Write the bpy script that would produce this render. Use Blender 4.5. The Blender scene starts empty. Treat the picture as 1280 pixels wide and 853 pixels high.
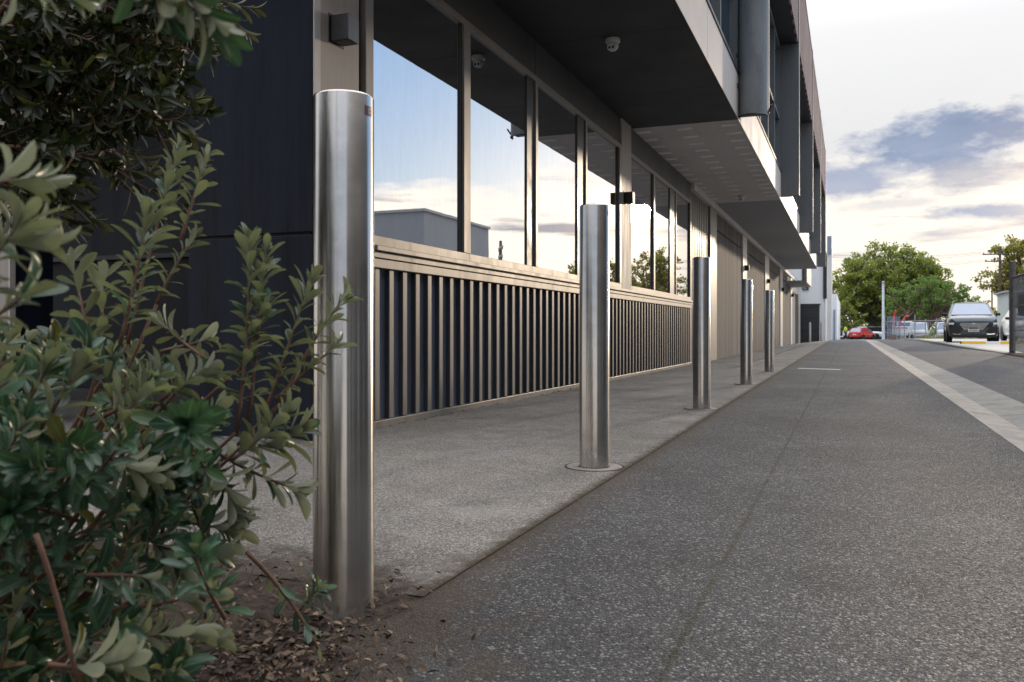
import bpy, math, random
import numpy as np
from mathutils import Vector, Matrix, Quaternion
R = math.radians
rnd = random.Random(7)
scene = bpy.context.scene
col = scene.collection

# ------------------------------------------------------------------ camera geometry
F_PX, VX, VY, CAM_H = 1065., 1061., 411., .66      # focal length and vanishing point measured in the photograph
TH = math.atan((VX - 640) / F_PX); S_, C_ = math.sin(TH), math.cos(TH)
def P(px, py, d):
    """point seen at pixel (px,py) at depth d metres"""
    u = (px - 640) / F_PX; v = (VY - py) / F_PX
    return Vector(((-S_ + u * C_) * d, (C_ + u * S_) * d, CAM_H + v * d))

cam = bpy.data.cameras.new('camera'); co = bpy.data.objects.new('camera', cam); col.objects.link(co)
cam.sensor_width = 36; cam.lens = F_PX / 1280 * 36
cam.shift_y = -(426.5 - VY) / 1280
cam.clip_start = .05; cam.clip_end = 3000
co.location = (0, 0, CAM_H); co.rotation_euler = (R(90), 0, TH)
cam.dof.use_dof = True; cam.dof.focus_distance = 3.4; cam.dof.aperture_fstop = 9.0
scene.camera = co

# ------------------------------------------------------------------ mesh helpers
class MB:
    def __init__(s): s.v = []; s.f = []
    def add(s, vs, fs):
        o = len(s.v); s.v += [tuple(p) for p in vs]; s.f += [tuple(i + o for i in f) for f in fs]; return s
    def box(s, x0, x1, y0, y1, z0, z1):
        return s.add([(x0,y0,z0),(x1,y0,z0),(x1,y1,z0),(x0,y1,z0),(x0,y0,z1),(x1,y0,z1),(x1,y1,z1),(x0,y1,z1)],
                     [(0,3,2,1),(4,5,6,7),(0,1,5,4),(1,2,6,5),(2,3,7,6),(3,0,4,7)])
    def hexa(s, b, t):            # bottom quad and top quad, counter-clockwise from above
        return s.add(list(b) + list(t), [(0,3,2,1),(4,5,6,7),(0,1,5,4),(1,2,6,5),(2,3,7,6),(3,0,4,7)])
    def slab(s, q, th):           # quad given thickness along its normal
        q = [Vector(p) for p in q]; n = (q[1]-q[0]).cross(q[3]-q[0]).normalized() * th
        return s.hexa([p - n for p in q], q)
    def prism(s, poly, axis, a0, a1):   # polygon in the two other axes, extruded along axis
        n = len(poly)
        def mk(p, a): return (a,p[0],p[1]) if axis == 0 else ((p[0],a,p[1]) if axis == 1 else (p[0],p[1],a))
        vs = [mk(p, a0) for p in poly] + [mk(p, a1) for p in poly]
        fs = [tuple(range(n)), tuple(range(2*n-1, n-1, -1))] + [(i, i+n, (i+1)%n+n, (i+1)%n) for i in range(n)]
        return s.add(vs, fs)
    def tube(s, pts, rad, n=6, cap=True):
        pts = [Vector(p) for p in pts]; m = len(pts); vs = []; fs = []
        rad = list(rad) if hasattr(rad, '__len__') else [rad] * m
        nrm = None
        for i, p in enumerate(pts):
            t = (pts[min(i+1, m-1)] - pts[max(i-1, 0)])
            t = t.normalized() if t.length > 1e-9 else Vector((0,0,1))
            if nrm is None:
                nrm = t.cross(Vector((0,0,1)) if abs(t.z) < .9 else Vector((1,0,0))).normalized()
            else:
                nrm = (nrm - t * nrm.dot(t)).normalized()
            b = t.cross(nrm)
            for k in range(n):
                a = 2*math.pi*k/n
                vs.append(p + (nrm*math.cos(a) + b*math.sin(a)) * rad[i])
        for i in range(m-1):
            for k in range(n):
                fs.append((i*n+k, i*n+(k+1)%n, (i+1)*n+(k+1)%n, (i+1)*n+k))
        if cap: fs += [tuple(range(n-1,-1,-1)), tuple(range((m-1)*n, m*n))]
        return s.add(vs, fs)
    def lathe(s, prof, n=32, c=(0,0,0), axis='z'):
        vs = []; fs = []; m = len(prof)
        for r, z in prof:
            for k in range(n):
                a = 2*math.pi*k/n
                p = (r*math.cos(a), r*math.sin(a), z)
                if axis == 'x': p = (p[2], p[0], p[1])
                if axis == 'y': p = (p[0], p[2], p[1])
                vs.append((p[0]+c[0], p[1]+c[1], p[2]+c[2]))
        for i in range(m-1):
            for k in range(n):
                fs.append((i*n+k, i*n+(k+1)%n, (i+1)*n+(k+1)%n, (i+1)*n+k))
        fs += [tuple(range(n-1,-1,-1)), tuple(range((m-1)*n, m*n))]
        return s.add(vs, fs)
    def build(s, name, mat, parent=None, smooth=False, bevel=0, recalc=True, angle=35):
        me = bpy.data.meshes.new(name); me.from_pydata(s.v, [], s.f); me.update()
        return link(me, name, mat, parent, smooth, bevel, recalc, angle)

import bmesh
def link(me, name, mat, parent=None, smooth=False, bevel=0, recalc=True, angle=35):
    if recalc:
        bm = bmesh.new(); bm.from_mesh(me); bmesh.ops.recalc_face_normals(bm, faces=bm.faces); bm.to_mesh(me); bm.free()
    o = bpy.data.objects.new(name, me); col.objects.link(o)
    if mat: me.materials.append(mat)
    if smooth:
        me.polygons.foreach_set('use_smooth', [True]*len(me.polygons))
        if angle < 180: me.set_sharp_from_angle(angle=R(angle))
    if bevel:
        b = o.modifiers.new('bevel', 'BEVEL'); b.width = bevel; b.segments = 2; b.limit_method = 'ANGLE'; b.angle_limit = R(40)
    if parent: o.parent = parent
    return o
def tag(o, label=None, cat=None, group=None, kind=None):
    if label: o['label'] = label
    if cat: o['category'] = cat
    if group: o['group'] = group
    if kind: o['kind'] = kind
    return o
def empty(name, loc, label, cat, group=None, rz=0):
    o = bpy.data.objects.new(name, None); col.objects.link(o); o.location = loc; o.rotation_euler = (0,0,rz)
    o.empty_display_size = .1
    return tag(o, label, cat, group)
def copy_tree(o, parent=None):
    c = o.copy(); col.objects.link(c); c.parent = parent
    for ch in [x for x in bpy.data.objects if x.parent == o]: copy_tree(ch, c)
    return c

# ------------------------------------------------------------------ materials
class NT:
    def __init__(s, name):
        s.m = bpy.data.materials.new(name); s.m.use_nodes = True; s.t = s.m.node_tree
        s.b = s.t.nodes['Principled BSDF']
    def n(s, typ, **kw):
        x = s.t.nodes.new('ShaderNode' + typ)
        for k, v in kw.items():
            if k.startswith('i_'): x.inputs[k[2:].replace('_', ' ')].default_value = v
            else: setattr(x, k, v)
        return x
    def l(s, a, b): s.t.links.new(a, b)
    def math(s, op, a, b=None, clamp=False):
        x = s.n('Math', operation=op, use_clamp=clamp)
        for i, q in enumerate((a, b)):
            if q is None: continue
            if isinstance(q, (int, float)): x.inputs[i].default_value = q
            else: s.l(q, x.inputs[i])
        return x.outputs[0]
    def mix(s, fac, a, b, blend='MIX'):
        x = s.n('Mix', data_type='RGBA', blend_type=blend)
        for q, i in ((fac, 0), (a, 6), (b, 7)):
            if isinstance(q, (int, float)): x.inputs[i].default_value = q
            elif isinstance(q, tuple): x.inputs[i].default_value = (*q, 1)
            else: s.l(q, x.inputs[i])
        return x.outputs[2]
    def ramp(s, fac, stops, interp='LINEAR'):
        x = s.n('ValToRGB'); e = x.color_ramp.elements; x.color_ramp.interpolation = interp
        while len(e) < len(stops): e.new(.5)
        for el, (p, c) in zip(e, stops):
            el.position = p; el.color = (c, c, c, 1) if isinstance(c, (int, float)) else (*c, 1)
        s.l(fac, x.inputs[0]); return x.outputs[0]
    def noise(s, vec, scale, detail=4, rough=.55):
        x = s.n('TexNoise'); x.inputs['Scale'].default_value = scale; x.inputs['Detail'].default_value = detail
        x.inputs['Roughness'].default_value = rough
        if vec is not None: s.l(vec, x.inputs['Vector'])
        return x.outputs[0]
    def mapping(s, vec, scale=(1,1,1)):
        x = s.n('Mapping'); x.inputs['Scale'].default_value = scale; s.l(vec, x.inputs['Vector']); return x.outputs[0]
    def bump(s, h, strength, dist):
        x = s.n('Bump'); x.inputs['Strength'].default_value = strength; x.inputs['Distance'].default_value = dist
        s.l(h, x.inputs['Height']); s.l(x.outputs[0], s.b.inputs['Normal']); return x
    def set(s, **kw):
        for k, v in kw.items():
            i = s.b.inputs[k.replace('_', ' ')]
            i.default_value = (*v, 1) if isinstance(v, tuple) and len(v) == 3 else v
        return s

def simple(name, c, rough=.5, metal=0., var=.12, scale=3., stretch=(1,1,1), spec=.5, bump=0., coat=0.):
    """plain surface with uneven colour and gloss so that it never reads as flat"""
    t = NT(name); g = t.n('NewGeometry').outputs['Position']
    v = t.mapping(g, stretch)
    n1 = t.noise(v, scale, 5, .6); n2 = t.noise(v, scale*9, 3, .6)
    f = t.math('ADD', t.math('MULTIPLY', n1, .65), t.math('MULTIPLY', n2, .35))
    r = t.ramp(f, [(.3, 1-var*1.6), (.5, 1.), (.7, 1+var)])
    t.l(t.mix(1., tuple(c), r, 'MULTIPLY'), t.b.inputs['Base Color'])
    rr = t.ramp(n1, [(.3, max(rough-.08, .02)), (.7, min(rough+.1, 1.))]); t.l(rr, t.b.inputs['Roughness'])
    t.set(Metallic=metal, Specular_IOR_Level=spec, Coat_Weight=coat, Coat_Roughness=.05)
    if bump: t.bump(n2, .5, bump)
    return t.m

def aggregate(name, dark, mid, light, size, edges, extra=None, bump=.004, rough=.75, patch=.25, frac=.2, spec=.5):
    """exposed-aggregate paving: stones of two sizes in a matrix; edges = [(x position, half width, dirt colour, strength)]"""
    t = NT(name); g = t.n('NewGeometry').outputs['Position']
    v1 = t.n('TexVoronoi', i_Scale=1/size); t.l(g, v1.inputs['Vector'])
    v2 = t.n('TexVoronoi', i_Scale=2.3/size); t.l(g, v2.inputs['Vector'])
    sep = t.n('SeparateColor'); t.l(v1.outputs['Color'], sep.inputs[0])
    sep2 = t.n('SeparateColor'); t.l(v2.outputs['Color'], sep2.inputs[0])
    c1 = t.ramp(sep.outputs[0], [(0, dark), (.45, mid), (1-frac, mid), (1-frac*.55, light), (1, light)])
    c2 = t.ramp(sep2.outputs[1], [(0, dark), (.6, mid), (.90, mid), (.97, light), (1, light)])
    cc = t.mix(.42, c1, c2)
    gap = t.ramp(v1.outputs['Distance'], [(.0, 1.), (.45, 1.), (.75, .5)])
    cc = t.mix(1., cc, gap, 'MULTIPLY')
    big = t.noise(g, .9, 5, .6); mid_n = t.noise(g, 6., 4, .65)
    cc = t.mix(1., cc, t.ramp(big, [(.3, 1-patch), (.5, 1), (.72, 1+patch*.8)]), 'MULTIPLY')
    cc = t.mix(1., cc, t.ramp(mid_n, [(.3, .86), (.7, 1.12)]), 'MULTIPLY')
    sx = t.n('SeparateXYZ'); t.l(g, sx.inputs[0])
    wob = t.noise(t.mapping(g, (3, 1.6, 1)), 3., 5, .7)
    for (x0, hw, dc, st) in edges:
        d = t.math('ABSOLUTE', t.math('SUBTRACT', sx.outputs[0], x0))
        d = t.math('ADD', d, t.math('MULTIPLY', t.math('SUBTRACT', wob, .5), hw*2.6))
        m = t.math('MULTIPLY', t.math('SUBTRACT', 1., t.math('DIVIDE', d, hw), True), st, True)
        cc = t.mix(m, cc, dc)
    if extra: cc = extra(t, g, sx, cc)
    t.l(cc, t.b.inputs['Base Color'])
    t.l(t.ramp(sep.outputs[1], [(0, rough-.2), (1, min(1, rough+.12))]), t.b.inputs['Roughness'])
    t.set(Specular_IOR_Level=spec)
    h = t.math('ADD', t.math('MULTIPLY', t.ramp(v1.outputs['Distance'], [(0,1),(.7,0)]), 1.), t.math('MULTIPLY', t.ramp(v2.outputs['Distance'], [(0,1),(.7,0)]), .5))
    t.bump(h, .9, bump)
    return t.m

def soil_fade(t, g, sx, cc):
    """dirt washed out of the bed over the neighbouring paving"""
    v = t.n('VectorMath', operation='DISTANCE'); t.l(t.mapping(g, (1, .8, 0)), v.inputs[0]); v.inputs[1].default_value = (-1.35, 1.02, 0)
    n = t.noise(g, 7., 6, .7)
    d = t.math('ADD', v.outputs['Value'], t.math('MULTIPLY', t.math('SUBTRACT', n, .5), 1.1))
    m = t.ramp(d, [(.46, .95), (.60, .75), (.80, 0.)])
    return t.mix(m, cc, t.mix(t.noise(g, 60, 3), (.026,.020,.016), (.11,.085,.066)))

def road_wear(t, g, sx, cc):
    """scuffs, spills and dirt that a used lane carries"""
    a = t.noise(g, 1.7, 6, .68); b = t.noise(t.mapping(g, (1, .45, 1)), 3.4, 5, .6); sp = t.noise(g, 11, 3, .5)
    cc = t.mix(t.ramp(a, [(.60, 0.), (.72, .30)]), cc, (.22,.215,.20))
    cc = t.mix(t.ramp(b, [(.62, 0.), (.74, .45)]), cc, (.030,.029,.028))
    cc = t.mix(t.ramp(sp, [(.735, 0.), (.76, .75)]), cc, (.028,.026,.025))
    cc = t.mix(t.ramp(t.noise(g, 17, 2, .5), [(.76, 0.), (.785, .6)]), cc, (.38,.36,.33))
    e = t.math('SUBTRACT', sx.outputs[0], -.97); e = t.math('ADD', e, t.math('MULTIPLY', t.math('SUBTRACT', t.noise(g, 9, 5, .7), .5), .26))
    cc = t.mix(t.ramp(e, [(.0, .62), (.17, 0.)]), cc, (.075,.055,.038))
    return soil_fade(t, g, sx, cc)
def pave_wear(t, g, sx, cc):
    a = t.noise(g, 1.3, 6, .65); sp = t.noise(g, 9, 3, .5)
    cc = t.mix(t.ramp(a, [(.56, 0.), (.72, .45)]), cc, (.42,.40,.365))
    cc = t.mix(t.ramp(t.noise(t.mapping(g, (.6, 1, 1)), 2.3, 5, .6), [(.60, 0.), (.75, .5)]), cc, (.10,.092,.082))
    cc = t.mix(t.ramp(sp, [(.74, 0.), (.76, .7)]), cc, (.06,.055,.05))
    e = t.math('SUBTRACT', -.97, sx.outputs[0]); e = t.math('ADD', e, t.math('MULTIPLY', t.math('SUBTRACT', t.noise(g, 16, 5, .7), .5), .16))
    cc = t.mix(t.ramp(e, [(-.01, .9), (.055, 0.)]), cc, (.060,.046,.03))
    return soil_fade(t, g, sx, cc)
M = {}
M['road'] = aggregate('dark_exposed_aggregate', (.030,.031,.034), (.078,.080,.086), (.43,.42,.40), .0062,
                      [(-.33,.013,(.034,.031,.02),.85), (-.97,.045,(.04,.032,.018),.85), (.875,.018,(.03,.03,.03),.7)], road_wear, .005, .74, .34, .13, .30)
M['pave'] = aggregate('pale_exposed_aggregate', (.12,.108,.095), (.27,.25,.228), (.54,.505,.455), .0054,
                      [(-.97,.03,(.07,.055,.035),.75), (-2.96,.06,(.08,.06,.045),.55)], pave_wear, .003, .9, .25, .3, .2)
M['asphalt'] = aggregate('grey_asphalt', (.06,.06,.064), (.12,.12,.125), (.30,.29,.28), .010, [], None, .004, .85, .2, .15, .18)
M['gutter'] = simple('pale_concrete_gutter', (.33,.30,.262), .85, 0, .34, 2.8, bump=.002)
M['gutter2'] = simple('grey_concrete_gutter', (.245,.235,.215), .85, 0, .34, 3.1, bump=.002)
M['concrete'] = simple('pad_concrete', (.42,.41,.38), .85, 0, .15, 1.5)
M['collar'] = simple('collar_concrete', (.26,.24,.21), .85, 0, .3, 14, bump=.002)
M['paint'] = simple('road_paint', (.62,.61,.57), .7, 0, .3, 25)
M['dark_wall'] = simple('navy_cladding', (.0085,.0115,.0195), .45, 0, .6, 2.0, (3,3,.25), .22)
M['soffit_dark'] = simple('shaded_charcoal_soffit', (.022,.022,.023), .6, 0, .15, 1.5)  # near bay darker than the next: its shade is put into the colour
M['soffit_mid'] = simple('bounce_lit_soffit', (.56,.52,.49), .6, 0, .12, 1.2)  # second bay's bounced light is put into this paler base colour
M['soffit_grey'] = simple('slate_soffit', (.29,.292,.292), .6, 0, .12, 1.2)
M['bulkhead'] = simple('bulkhead_grey', (.050,.049,.048), .5, 0, .15, 1.5)
M['bronze'] = simple('bronze_metal', (.23,.205,.18), .45, .35, .2, 3, (2,2,.4), .5)
M['rib'] = simple('bronze_rib', (.168,.150,.132), .45, .25, .22, 4, (2,3,.5), .5)  # rib fronts lighter than the recess: sky reflection put into the colour
M['ribbase'] = simple('sky_tinted_steel', (.085,.100,.132), .4, .1, .25, 3, (2,3,.4), .5)  # recess bluer than the ribs: blue sky reflection put into the colour
M['ribshade'] = simple('rib_side_shade', (.045,.048,.057), .5, .1, .25, 3, (2,3,.4), .3)  # rib sides darker: shade and dark reflections put into the colour
M['frame_dark'] = simple('dark_frame', (.030,.030,.032), .4, .2, .15, 5)
M['light_patch'] = simple('pale_light_patch', (.80,.77,.73), .6, 0, .2, 3)  # pale colour imitating light patches on the second soffit
M['fascia'] = simple('cream_fascia', (.58,.52,.47), .55, .0, .1, 2)
M['fin'] = simple('grey_fin', (.135,.145,.148), .55, .1, .14, 1.3, (2,2,.3))
M['fin_edge'] = simple('pale_edge', (.55,.50,.45), .5, .1, .1, 2)
M['white_wall'] = simple('white_render', (.82,.84,.86), .8, 0, .07, .5, (1,1,.3))
M['white_trim'] = simple('pale_trim', (.72,.72,.70), .7, 0, .06, .5)
M['roller'] = simple('charcoal_roller', (.045,.047,.052), .5, .2, .12, 2)
M['blue_grey'] = simple('blue_grey_panel', (.24,.30,.38), .5, .1, .08, 1)
M['black'] = simple('black_plastic', (.012,.012,.013), .45, 0, .15, 10)
M['rubber'] = simple('tyre_rubber', (.020,.020,.021), .85, 0, .2, 10)
M['alloy'] = simple('alloy_rim', (.45,.45,.46), .3, .8, .1, 10)
M['chrome'] = simple('chrome_trim', (.75,.75,.76), .15, 1., .05, 10)
M['grey_box'] = simple('grey_metal_cladding', (.27,.28,.30), .6, .1, .1, .4, (1,1,.3))
M['unseen_brown_wall'] = simple('unseen_building_cladding', (.075,.066,.062), .8, 0, .15, .6)
M['cam_white'] = simple('camera_white', (.62,.62,.60), .4, 0, .06, 20)
M['galv'] = simple('galvanised', (.36,.38,.40), .5, .5, .15, 6)
M['dark_post'] = simple('dark_steel_post', (.13,.122,.115), .6, .3, .25, 8)
M['mesh_dark'] = simple('mesh_wire', (.22,.22,.22), .6, .3, .2, 8)
M['pole_white'] = simple('white_pole', (.72,.76,.80), .5, 0, .08, 2)
M['wood_pole'] = simple('weathered_pole', (.115,.095,.082), .85, 0, .3, 3, (4,4,.4))
M['yellow'] = simple('yellow_paint', (.74,.42,.02), .55, 0, .12, 6)
M['red'] = simple('red_paint', (.62,.035,.03), .3, 0, .08, 3, coat=.5)
M['car_white'] = simple('white_car_paint', (.72,.74,.76), .3, 0, .05, 2, coat=.6)
M['car_dark'] = simple('dark_green_car_paint', (.018,.036,.050), .25, .25, .1, 2, coat=1.)
M['car_grey'] = simple('grey_car_paint', (.06,.075,.085), .3, .2, .1, 2, coat=.8)
M['glass_car'] = simple('car_glass', (.065,.14,.27), .06, .0, .1, 2, spec=1., coat=1.)  # sky reflection is put into the blue base colour
M['lamp_glass'] = simple('lamp_lens', (.55,.56,.55), .1, .3, .05, 20, coat=1.)
M['plate'] = simple('plate_white', (.70,.70,.68), .4, 0, .05, 20)
M['hivis'] = simple('hi_vis_yellow', (.62,.85,.04), .8, 0, .08, 12)
M['trouser'] = simple('navy_trousers', (.02,.03,.05), .85, 0, .2, 12)
M['skin'] = simple('skin', (.42,.26,.19), .5, 0, .06, 12)
M['hair'] = simple('dark_hair', (.03,.02,.015), .7, 0, .2, 30)
M['timber_post'] = simple('warm_grey_timber', (.37,.32,.275), .55, 0, .18, 3, (6,6,.35))
M['sticker_red'] = simple('sticker_red', (.15,.065,.09), .4, 0, .1, 40)
M['sticker_pale'] = simple('sticker_pale', (.55,.5,.5), .4, 0, .1, 40)
M['shed'] = simple('pale_shed', (.45,.49,.47), .7, 0, .1, 1)
M['cloth_grey'] = simple('grey_awning_fabric', (.20,.215,.225), .6, 0, .2, 3, (2,2,.5))
M['grass_far'] = simple('verge_grass', (.13,.17,.04), .9, 0, .3, 4)
M['bark'] = simple('bark', (.12,.095,.075), .9, 0, .35, 3, (4,4,.6), bump=.02)
M['bark_pale'] = simple('pale_bark', (.26,.19,.15), .9, 0, .3, 3, (4,4,.6), bump=.02)

# cladding boards with a vertical grain
def boards(name, c1, c2, width, rough=.5, axis=1):
    t = NT(name); g = t.n('NewGeometry').outputs['Position']
    sx = t.n('SeparateXYZ'); t.l(g, sx.inputs[0])
    q = t.math('DIVIDE', sx.outputs[axis], width)
    cell = t.math('FLOOR', q); fr = t.math('FRACT', q)
    w = t.n('TexWhiteNoise', noise_dimensions='1D'); t.l(cell, w.inputs['W'])
    n = t.noise(t.mapping(g, (5, 5, .45)), 3., 6, .65)
    f = t.math('ADD', t.math('MULTIPLY', w.outputs[0], .35), t.math('MULTIPLY', n, .65))
    c = t.ramp(f, [(.25, c1), (.75, c2)])
    gap = t.ramp(t.math('ABSOLUTE', t.math('SUBTRACT', fr, .5)), [(.455, 1.), (.49, .22)])
    t.l(t.mix(1., c, gap, 'MULTIPLY'), t.b.inputs['Base Color'])
    t.bump(gap, .8, .012); t.set(Roughness=rough, Specular_IOR_Level=.25)
    return t.m
M['boards'] = boards('grey_brown_boards', (.062,.055,.049), (.165,.146,.13), .16, .75)
M['boards_pale'] = boards('pale_boards', (.42,.36,.31), (.58,.50,.44), .5)
M['slats_roller'] = boards('roller_slats', (.035,.037,.042), (.055,.057,.062), .11, .5, 2)

# perforated metal screen with slanting bands of holes
t = NT('perforated_screen'); g = t.n('NewGeometry').outputs['Position']
sx = t.n('SeparateXYZ'); t.l(g, sx.inputs[0])
q = t.math('ADD', t.math('MULTIPLY', sx.outputs[1], 1.7), t.math('MULTIPLY', sx.outputs[2], 5.0))
fr = t.math('ABSOLUTE', t.math('SUBTRACT', t.math('FRACT', q), .5))
c = t.ramp(fr, [(.20, (.40,.31,.30)), (.27, (.085,.068,.085))])
n = t.noise(g, 1.2, 3)
t.l(t.mix(1., c, t.ramp(n, [(.3,.8),(.7,1.15)]), 'MULTIPLY'), t.b.inputs['Base Color']); t.set(Roughness=.9, Specular_IOR_Level=.08)
M['screen'] = t.m

# reflective window glass: a tinted mirror coat over a dark room, faintly uneven
def glass(name, dark, refl, tint, wav=.0006):
    t = NT(name); g = t.n('NewGeometry').outputs['Position']
    gl = t.n('BsdfGlossy'); gl.inputs['Color'].default_value = (*tint, 1); gl.inputs['Roughness'].default_value = .008
    df = t.n('BsdfDiffuse'); df.inputs['Color'].default_value = (*dark, 1)
    bp = t.n('Bump'); bp.inputs['Strength'].default_value = .35; bp.inputs['Distance'].default_value = wav
    t.l(t.noise(g, 2.2, 2, .4), bp.inputs['Height']); t.l(bp.outputs[0], gl.inputs['Normal'])
    dirt = t.noise(t.mapping(g, (3, 3, .8)), 4., 7, .72)
    lw = t.n('LayerWeight'); lw.inputs['Blend'].default_value = .35
    fac = t.math('ADD', refl, t.math('MULTIPLY', lw.outputs['Fresnel'], 1-refl-.08), True)
    fac = t.math('MULTIPLY', fac, t.ramp(dirt, [(.32, .945), (.62, 1.)]))
    mx = t.n('MixShader'); t.l(fac, mx.inputs[0]); t.l(df.outputs[0], mx.inputs[1]); t.l(gl.outputs[0], mx.inputs[2])
    t.l(mx.outputs[0], t.t.nodes['Material Output'].inputs[0]); t.t.nodes.remove(t.b)
    return t.m
M['glass'] = glass('mirror_tinted_glass', (.035,.034,.033), .70, (.93,.95,.98))
M['glass_up'] = glass('upper_window_glass', (.02,.03,.04), .38, (.70,.84,1.))

# brushed stainless steel
t = NT('brushed_stainless')
tc = t.n('TexCoord').outputs['Object']
n = t.noise(t.mapping(tc, (40, 40, .8)), 6., 4, .6); n2 = t.noise(t.mapping(tc, (3, 3, 240)), 4., 3, .6); n3 = t.noise(tc, 9, 5, .65)
t.l(t.ramp(n3, [(.3, (.46,.43,.395)), (.7, (.57,.54,.50))]), t.b.inputs['Base Color'])
t.l(t.math('ADD', t.math('MULTIPLY', n2, .06), t.ramp(n3, [(.3,.17),(.75,.22)])), t.b.inputs['Roughness'])
tg = t.n('Tangent', direction_type='RADIAL', axis='Z'); t.l(tg.outputs[0], t.b.inputs['Tangent'])
zz = t.n('SeparateXYZ'); t.l(tc, zz.inputs[0])
gr_ = t.math('MULTIPLY', t.ramp(zz.outputs[2], [(.0, 1.), (.13, 0.)]), t.ramp(t.noise(t.mapping(tc, (1,1,.5)), 38, 5, .7), [(.38, 0.), (.62, .85)]))
src = t.b.inputs['Base Color'].links[0].from_socket; t.l(t.mix(gr_, src, (.10,.085,.07)), t.b.inputs['Base Color'])
t.l(t.math('SUBTRACT', 1., gr_), t.b.inputs['Metallic'])
t.set(Anisotropic=.88, Anisotropic_Rotation=.25)
M['steel'] = t.m; STEEL = t

# leaves
def leafmat(name, top_a, top_b, under, rough=.38, odd=None, trans=.25):
    t = NT(name); gn = t.n('NewGeometry'); rp = gn.outputs['Random Per Island']
    c = t.ramp(rp, [(0, top_a), (.55, top_b), (.93, top_b), (.965, odd or top_b), (1, odd or top_b)])
    n = t.noise(gn.outputs['Position'], 55, 3)
    c = t.mix(1., c, t.ramp(n, [(.3,.78),(.7,1.2)]), 'MULTIPLY')
    uv = t.n('UVMap'); su = t.n('SeparateXYZ'); t.l(uv.outputs[0], su.inputs[0])
    c = t.mix(t.ramp(t.math('ABSOLUTE', t.math('SUBTRACT', su.outputs[0], .5)), [(.0, .55), (.09, 0.)]), c, tuple(min(1, 2.2*k+.03) for k in top_b))
    blot = t.noise(gn.outputs['Position'], 21, 4, .7); c = t.mix(t.ramp(blot, [(.66, 0.), (.74, .55)]), c, (.12,.10,.035))
    cu = t.mix(1., under, t.ramp(rp, [(0,.75),(1,1.2)]), 'MULTIPLY')
    cc = t.mix(gn.outputs['Backfacing'], c, cu)
    t.l(cc, t.b.inputs['Base Color']); t.set(Roughness=rough, Specular_IOR_Level=.5)
    tr = t.n('BsdfTranslucent'); t.l(t.mix(1., cc, (1.1,1.2,.65), 'MULTIPLY'), tr.inputs['Color'])
    mx = t.n('MixShader'); mx.inputs[0].default_value = trans
    t.l(t.b.outputs[0], mx.inputs[1]); t.l(tr.outputs[0], mx.inputs[2]); t.l(mx.outputs[0], t.t.nodes['Material Output'].inputs[0])
    return t.m
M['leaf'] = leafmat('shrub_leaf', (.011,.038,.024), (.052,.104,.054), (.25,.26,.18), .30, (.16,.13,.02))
M['leaf_up'] = leafmat('shaded_olive_leaf', (.008,.014,.005), (.026,.036,.010), (.11,.11,.06), .40, (.12,.11,.03))  # upper leaves: their shade is put into a darker base colour
M['stem'] = simple('shrub_stem', (.13,.065,.04), .7, 0, .35, 30)
M['tree_a'] = leafmat('tree_leaf_olive', (.085,.125,.022), (.26,.31,.055), (.26,.29,.09), .6, (.30,.20,.06), .5)
M['tree_b'] = leafmat('tree_leaf_green', (.052,.115,.03), (.17,.27,.06), (.18,.25,.085), .6, None, .45)
M['tree_c'] = leafmat('tree_leaf_gold', (.11,.12,.02), (.29,.26,.05), (.26,.24,.08), .6, (.28,.2,.05), .5)
t = NT('dry_leaf'); rp = t.n('NewGeometry').outputs['Random Per Island']
t.l(t.ramp(rp, [(0,(.025,.017,.012)),(.5,(.075,.047,.03)),(.85,(.15,.095,.06)),(1,(.27,.19,.125))]), t.b.inputs['Base Color']); t.set(Roughness=.7)
M['dry'] = t.m
t = NT('soil'); g = t.n('NewGeometry').outputs['Position']
n = t.noise(g, 28, 6, .75)
t.l(t.ramp(n, [(.3,(.014,.010,.008)),(.5,(.045,.030,.021)),(.7,(.125,.082,.058))]), t.b.inputs['Base Color']); t.set(Roughness=.95); t.bump(n, 1., .02)
M['soil'] = t.m

# ------------------------------------------------------------------ ground
def zg(y):                       # the ground falls away gently past the end of the building
    return 0. if y < 52 else -(min(y, 150.) - 52) * .0108
def strip(name, x0, x1, y0, y1, mat, dz, ny=40, zf=None, jag=None, label=None):
    m = MB(); ys = [y0 + (y1-y0) * (i/ny)**2 for i in range(ny+1)]
    nx = 4
    for i, y in enumerate(ys):
        for k in range(nx+1):
            x = x0 + (x1-x0)*k/nx
            if jag and k in (0, nx): x += jag(y, k)
            m.v.append((x, y, zg(y) + dz + (zf(x, y) if zf else 0)))
    for i in range(ny):
        for k in range(nx):
            a = i*(nx+1)+k; m.f.append((a, a+1, a+nx+2, a+nx+1))
    o = m.build(name, mat, recalc=False); o['kind'] = 'structure'; return o
def fall(x, y):                  # cross-fall of the pavement towards the wall
    return -.0045 * max(0, y-3) * min(1.2, max(0, (-.97 - x)/1.96))
m = MB(); ys = [-60, 0, 30, 52, 80, 110, 150, 400, 1500]
for y in ys: m.v += [(-1200, y, zg(y)-.30), (1200, y, zg(y)-.30)]
m.f = [(2*i, 2*i+1, 2*i+3, 2*i+2) for i in range(len(ys)-1)]
m.build('ground', M['asphalt'], recalc=False)['kind'] = 'structure'
j1 = [rnd.uniform(-.006, .006) for _ in range(400)]
jag = lambda y, k: j1[int(y*40) % 400] if y < 25 else 0
strip('road', -.985, .872, -3, 112, M['road'], 0., 200)
strip('pavement', -.97, -9.5, 1.86, 64, M['pave'], .004, 120, fall)
strip('car_park_asphalt', 1.43, 60, -3, 150, M['asphalt'], -.006, 60)
strip('far_road', -60, 60, 112, 170, M['asphalt'], -.004, 20)
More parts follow.
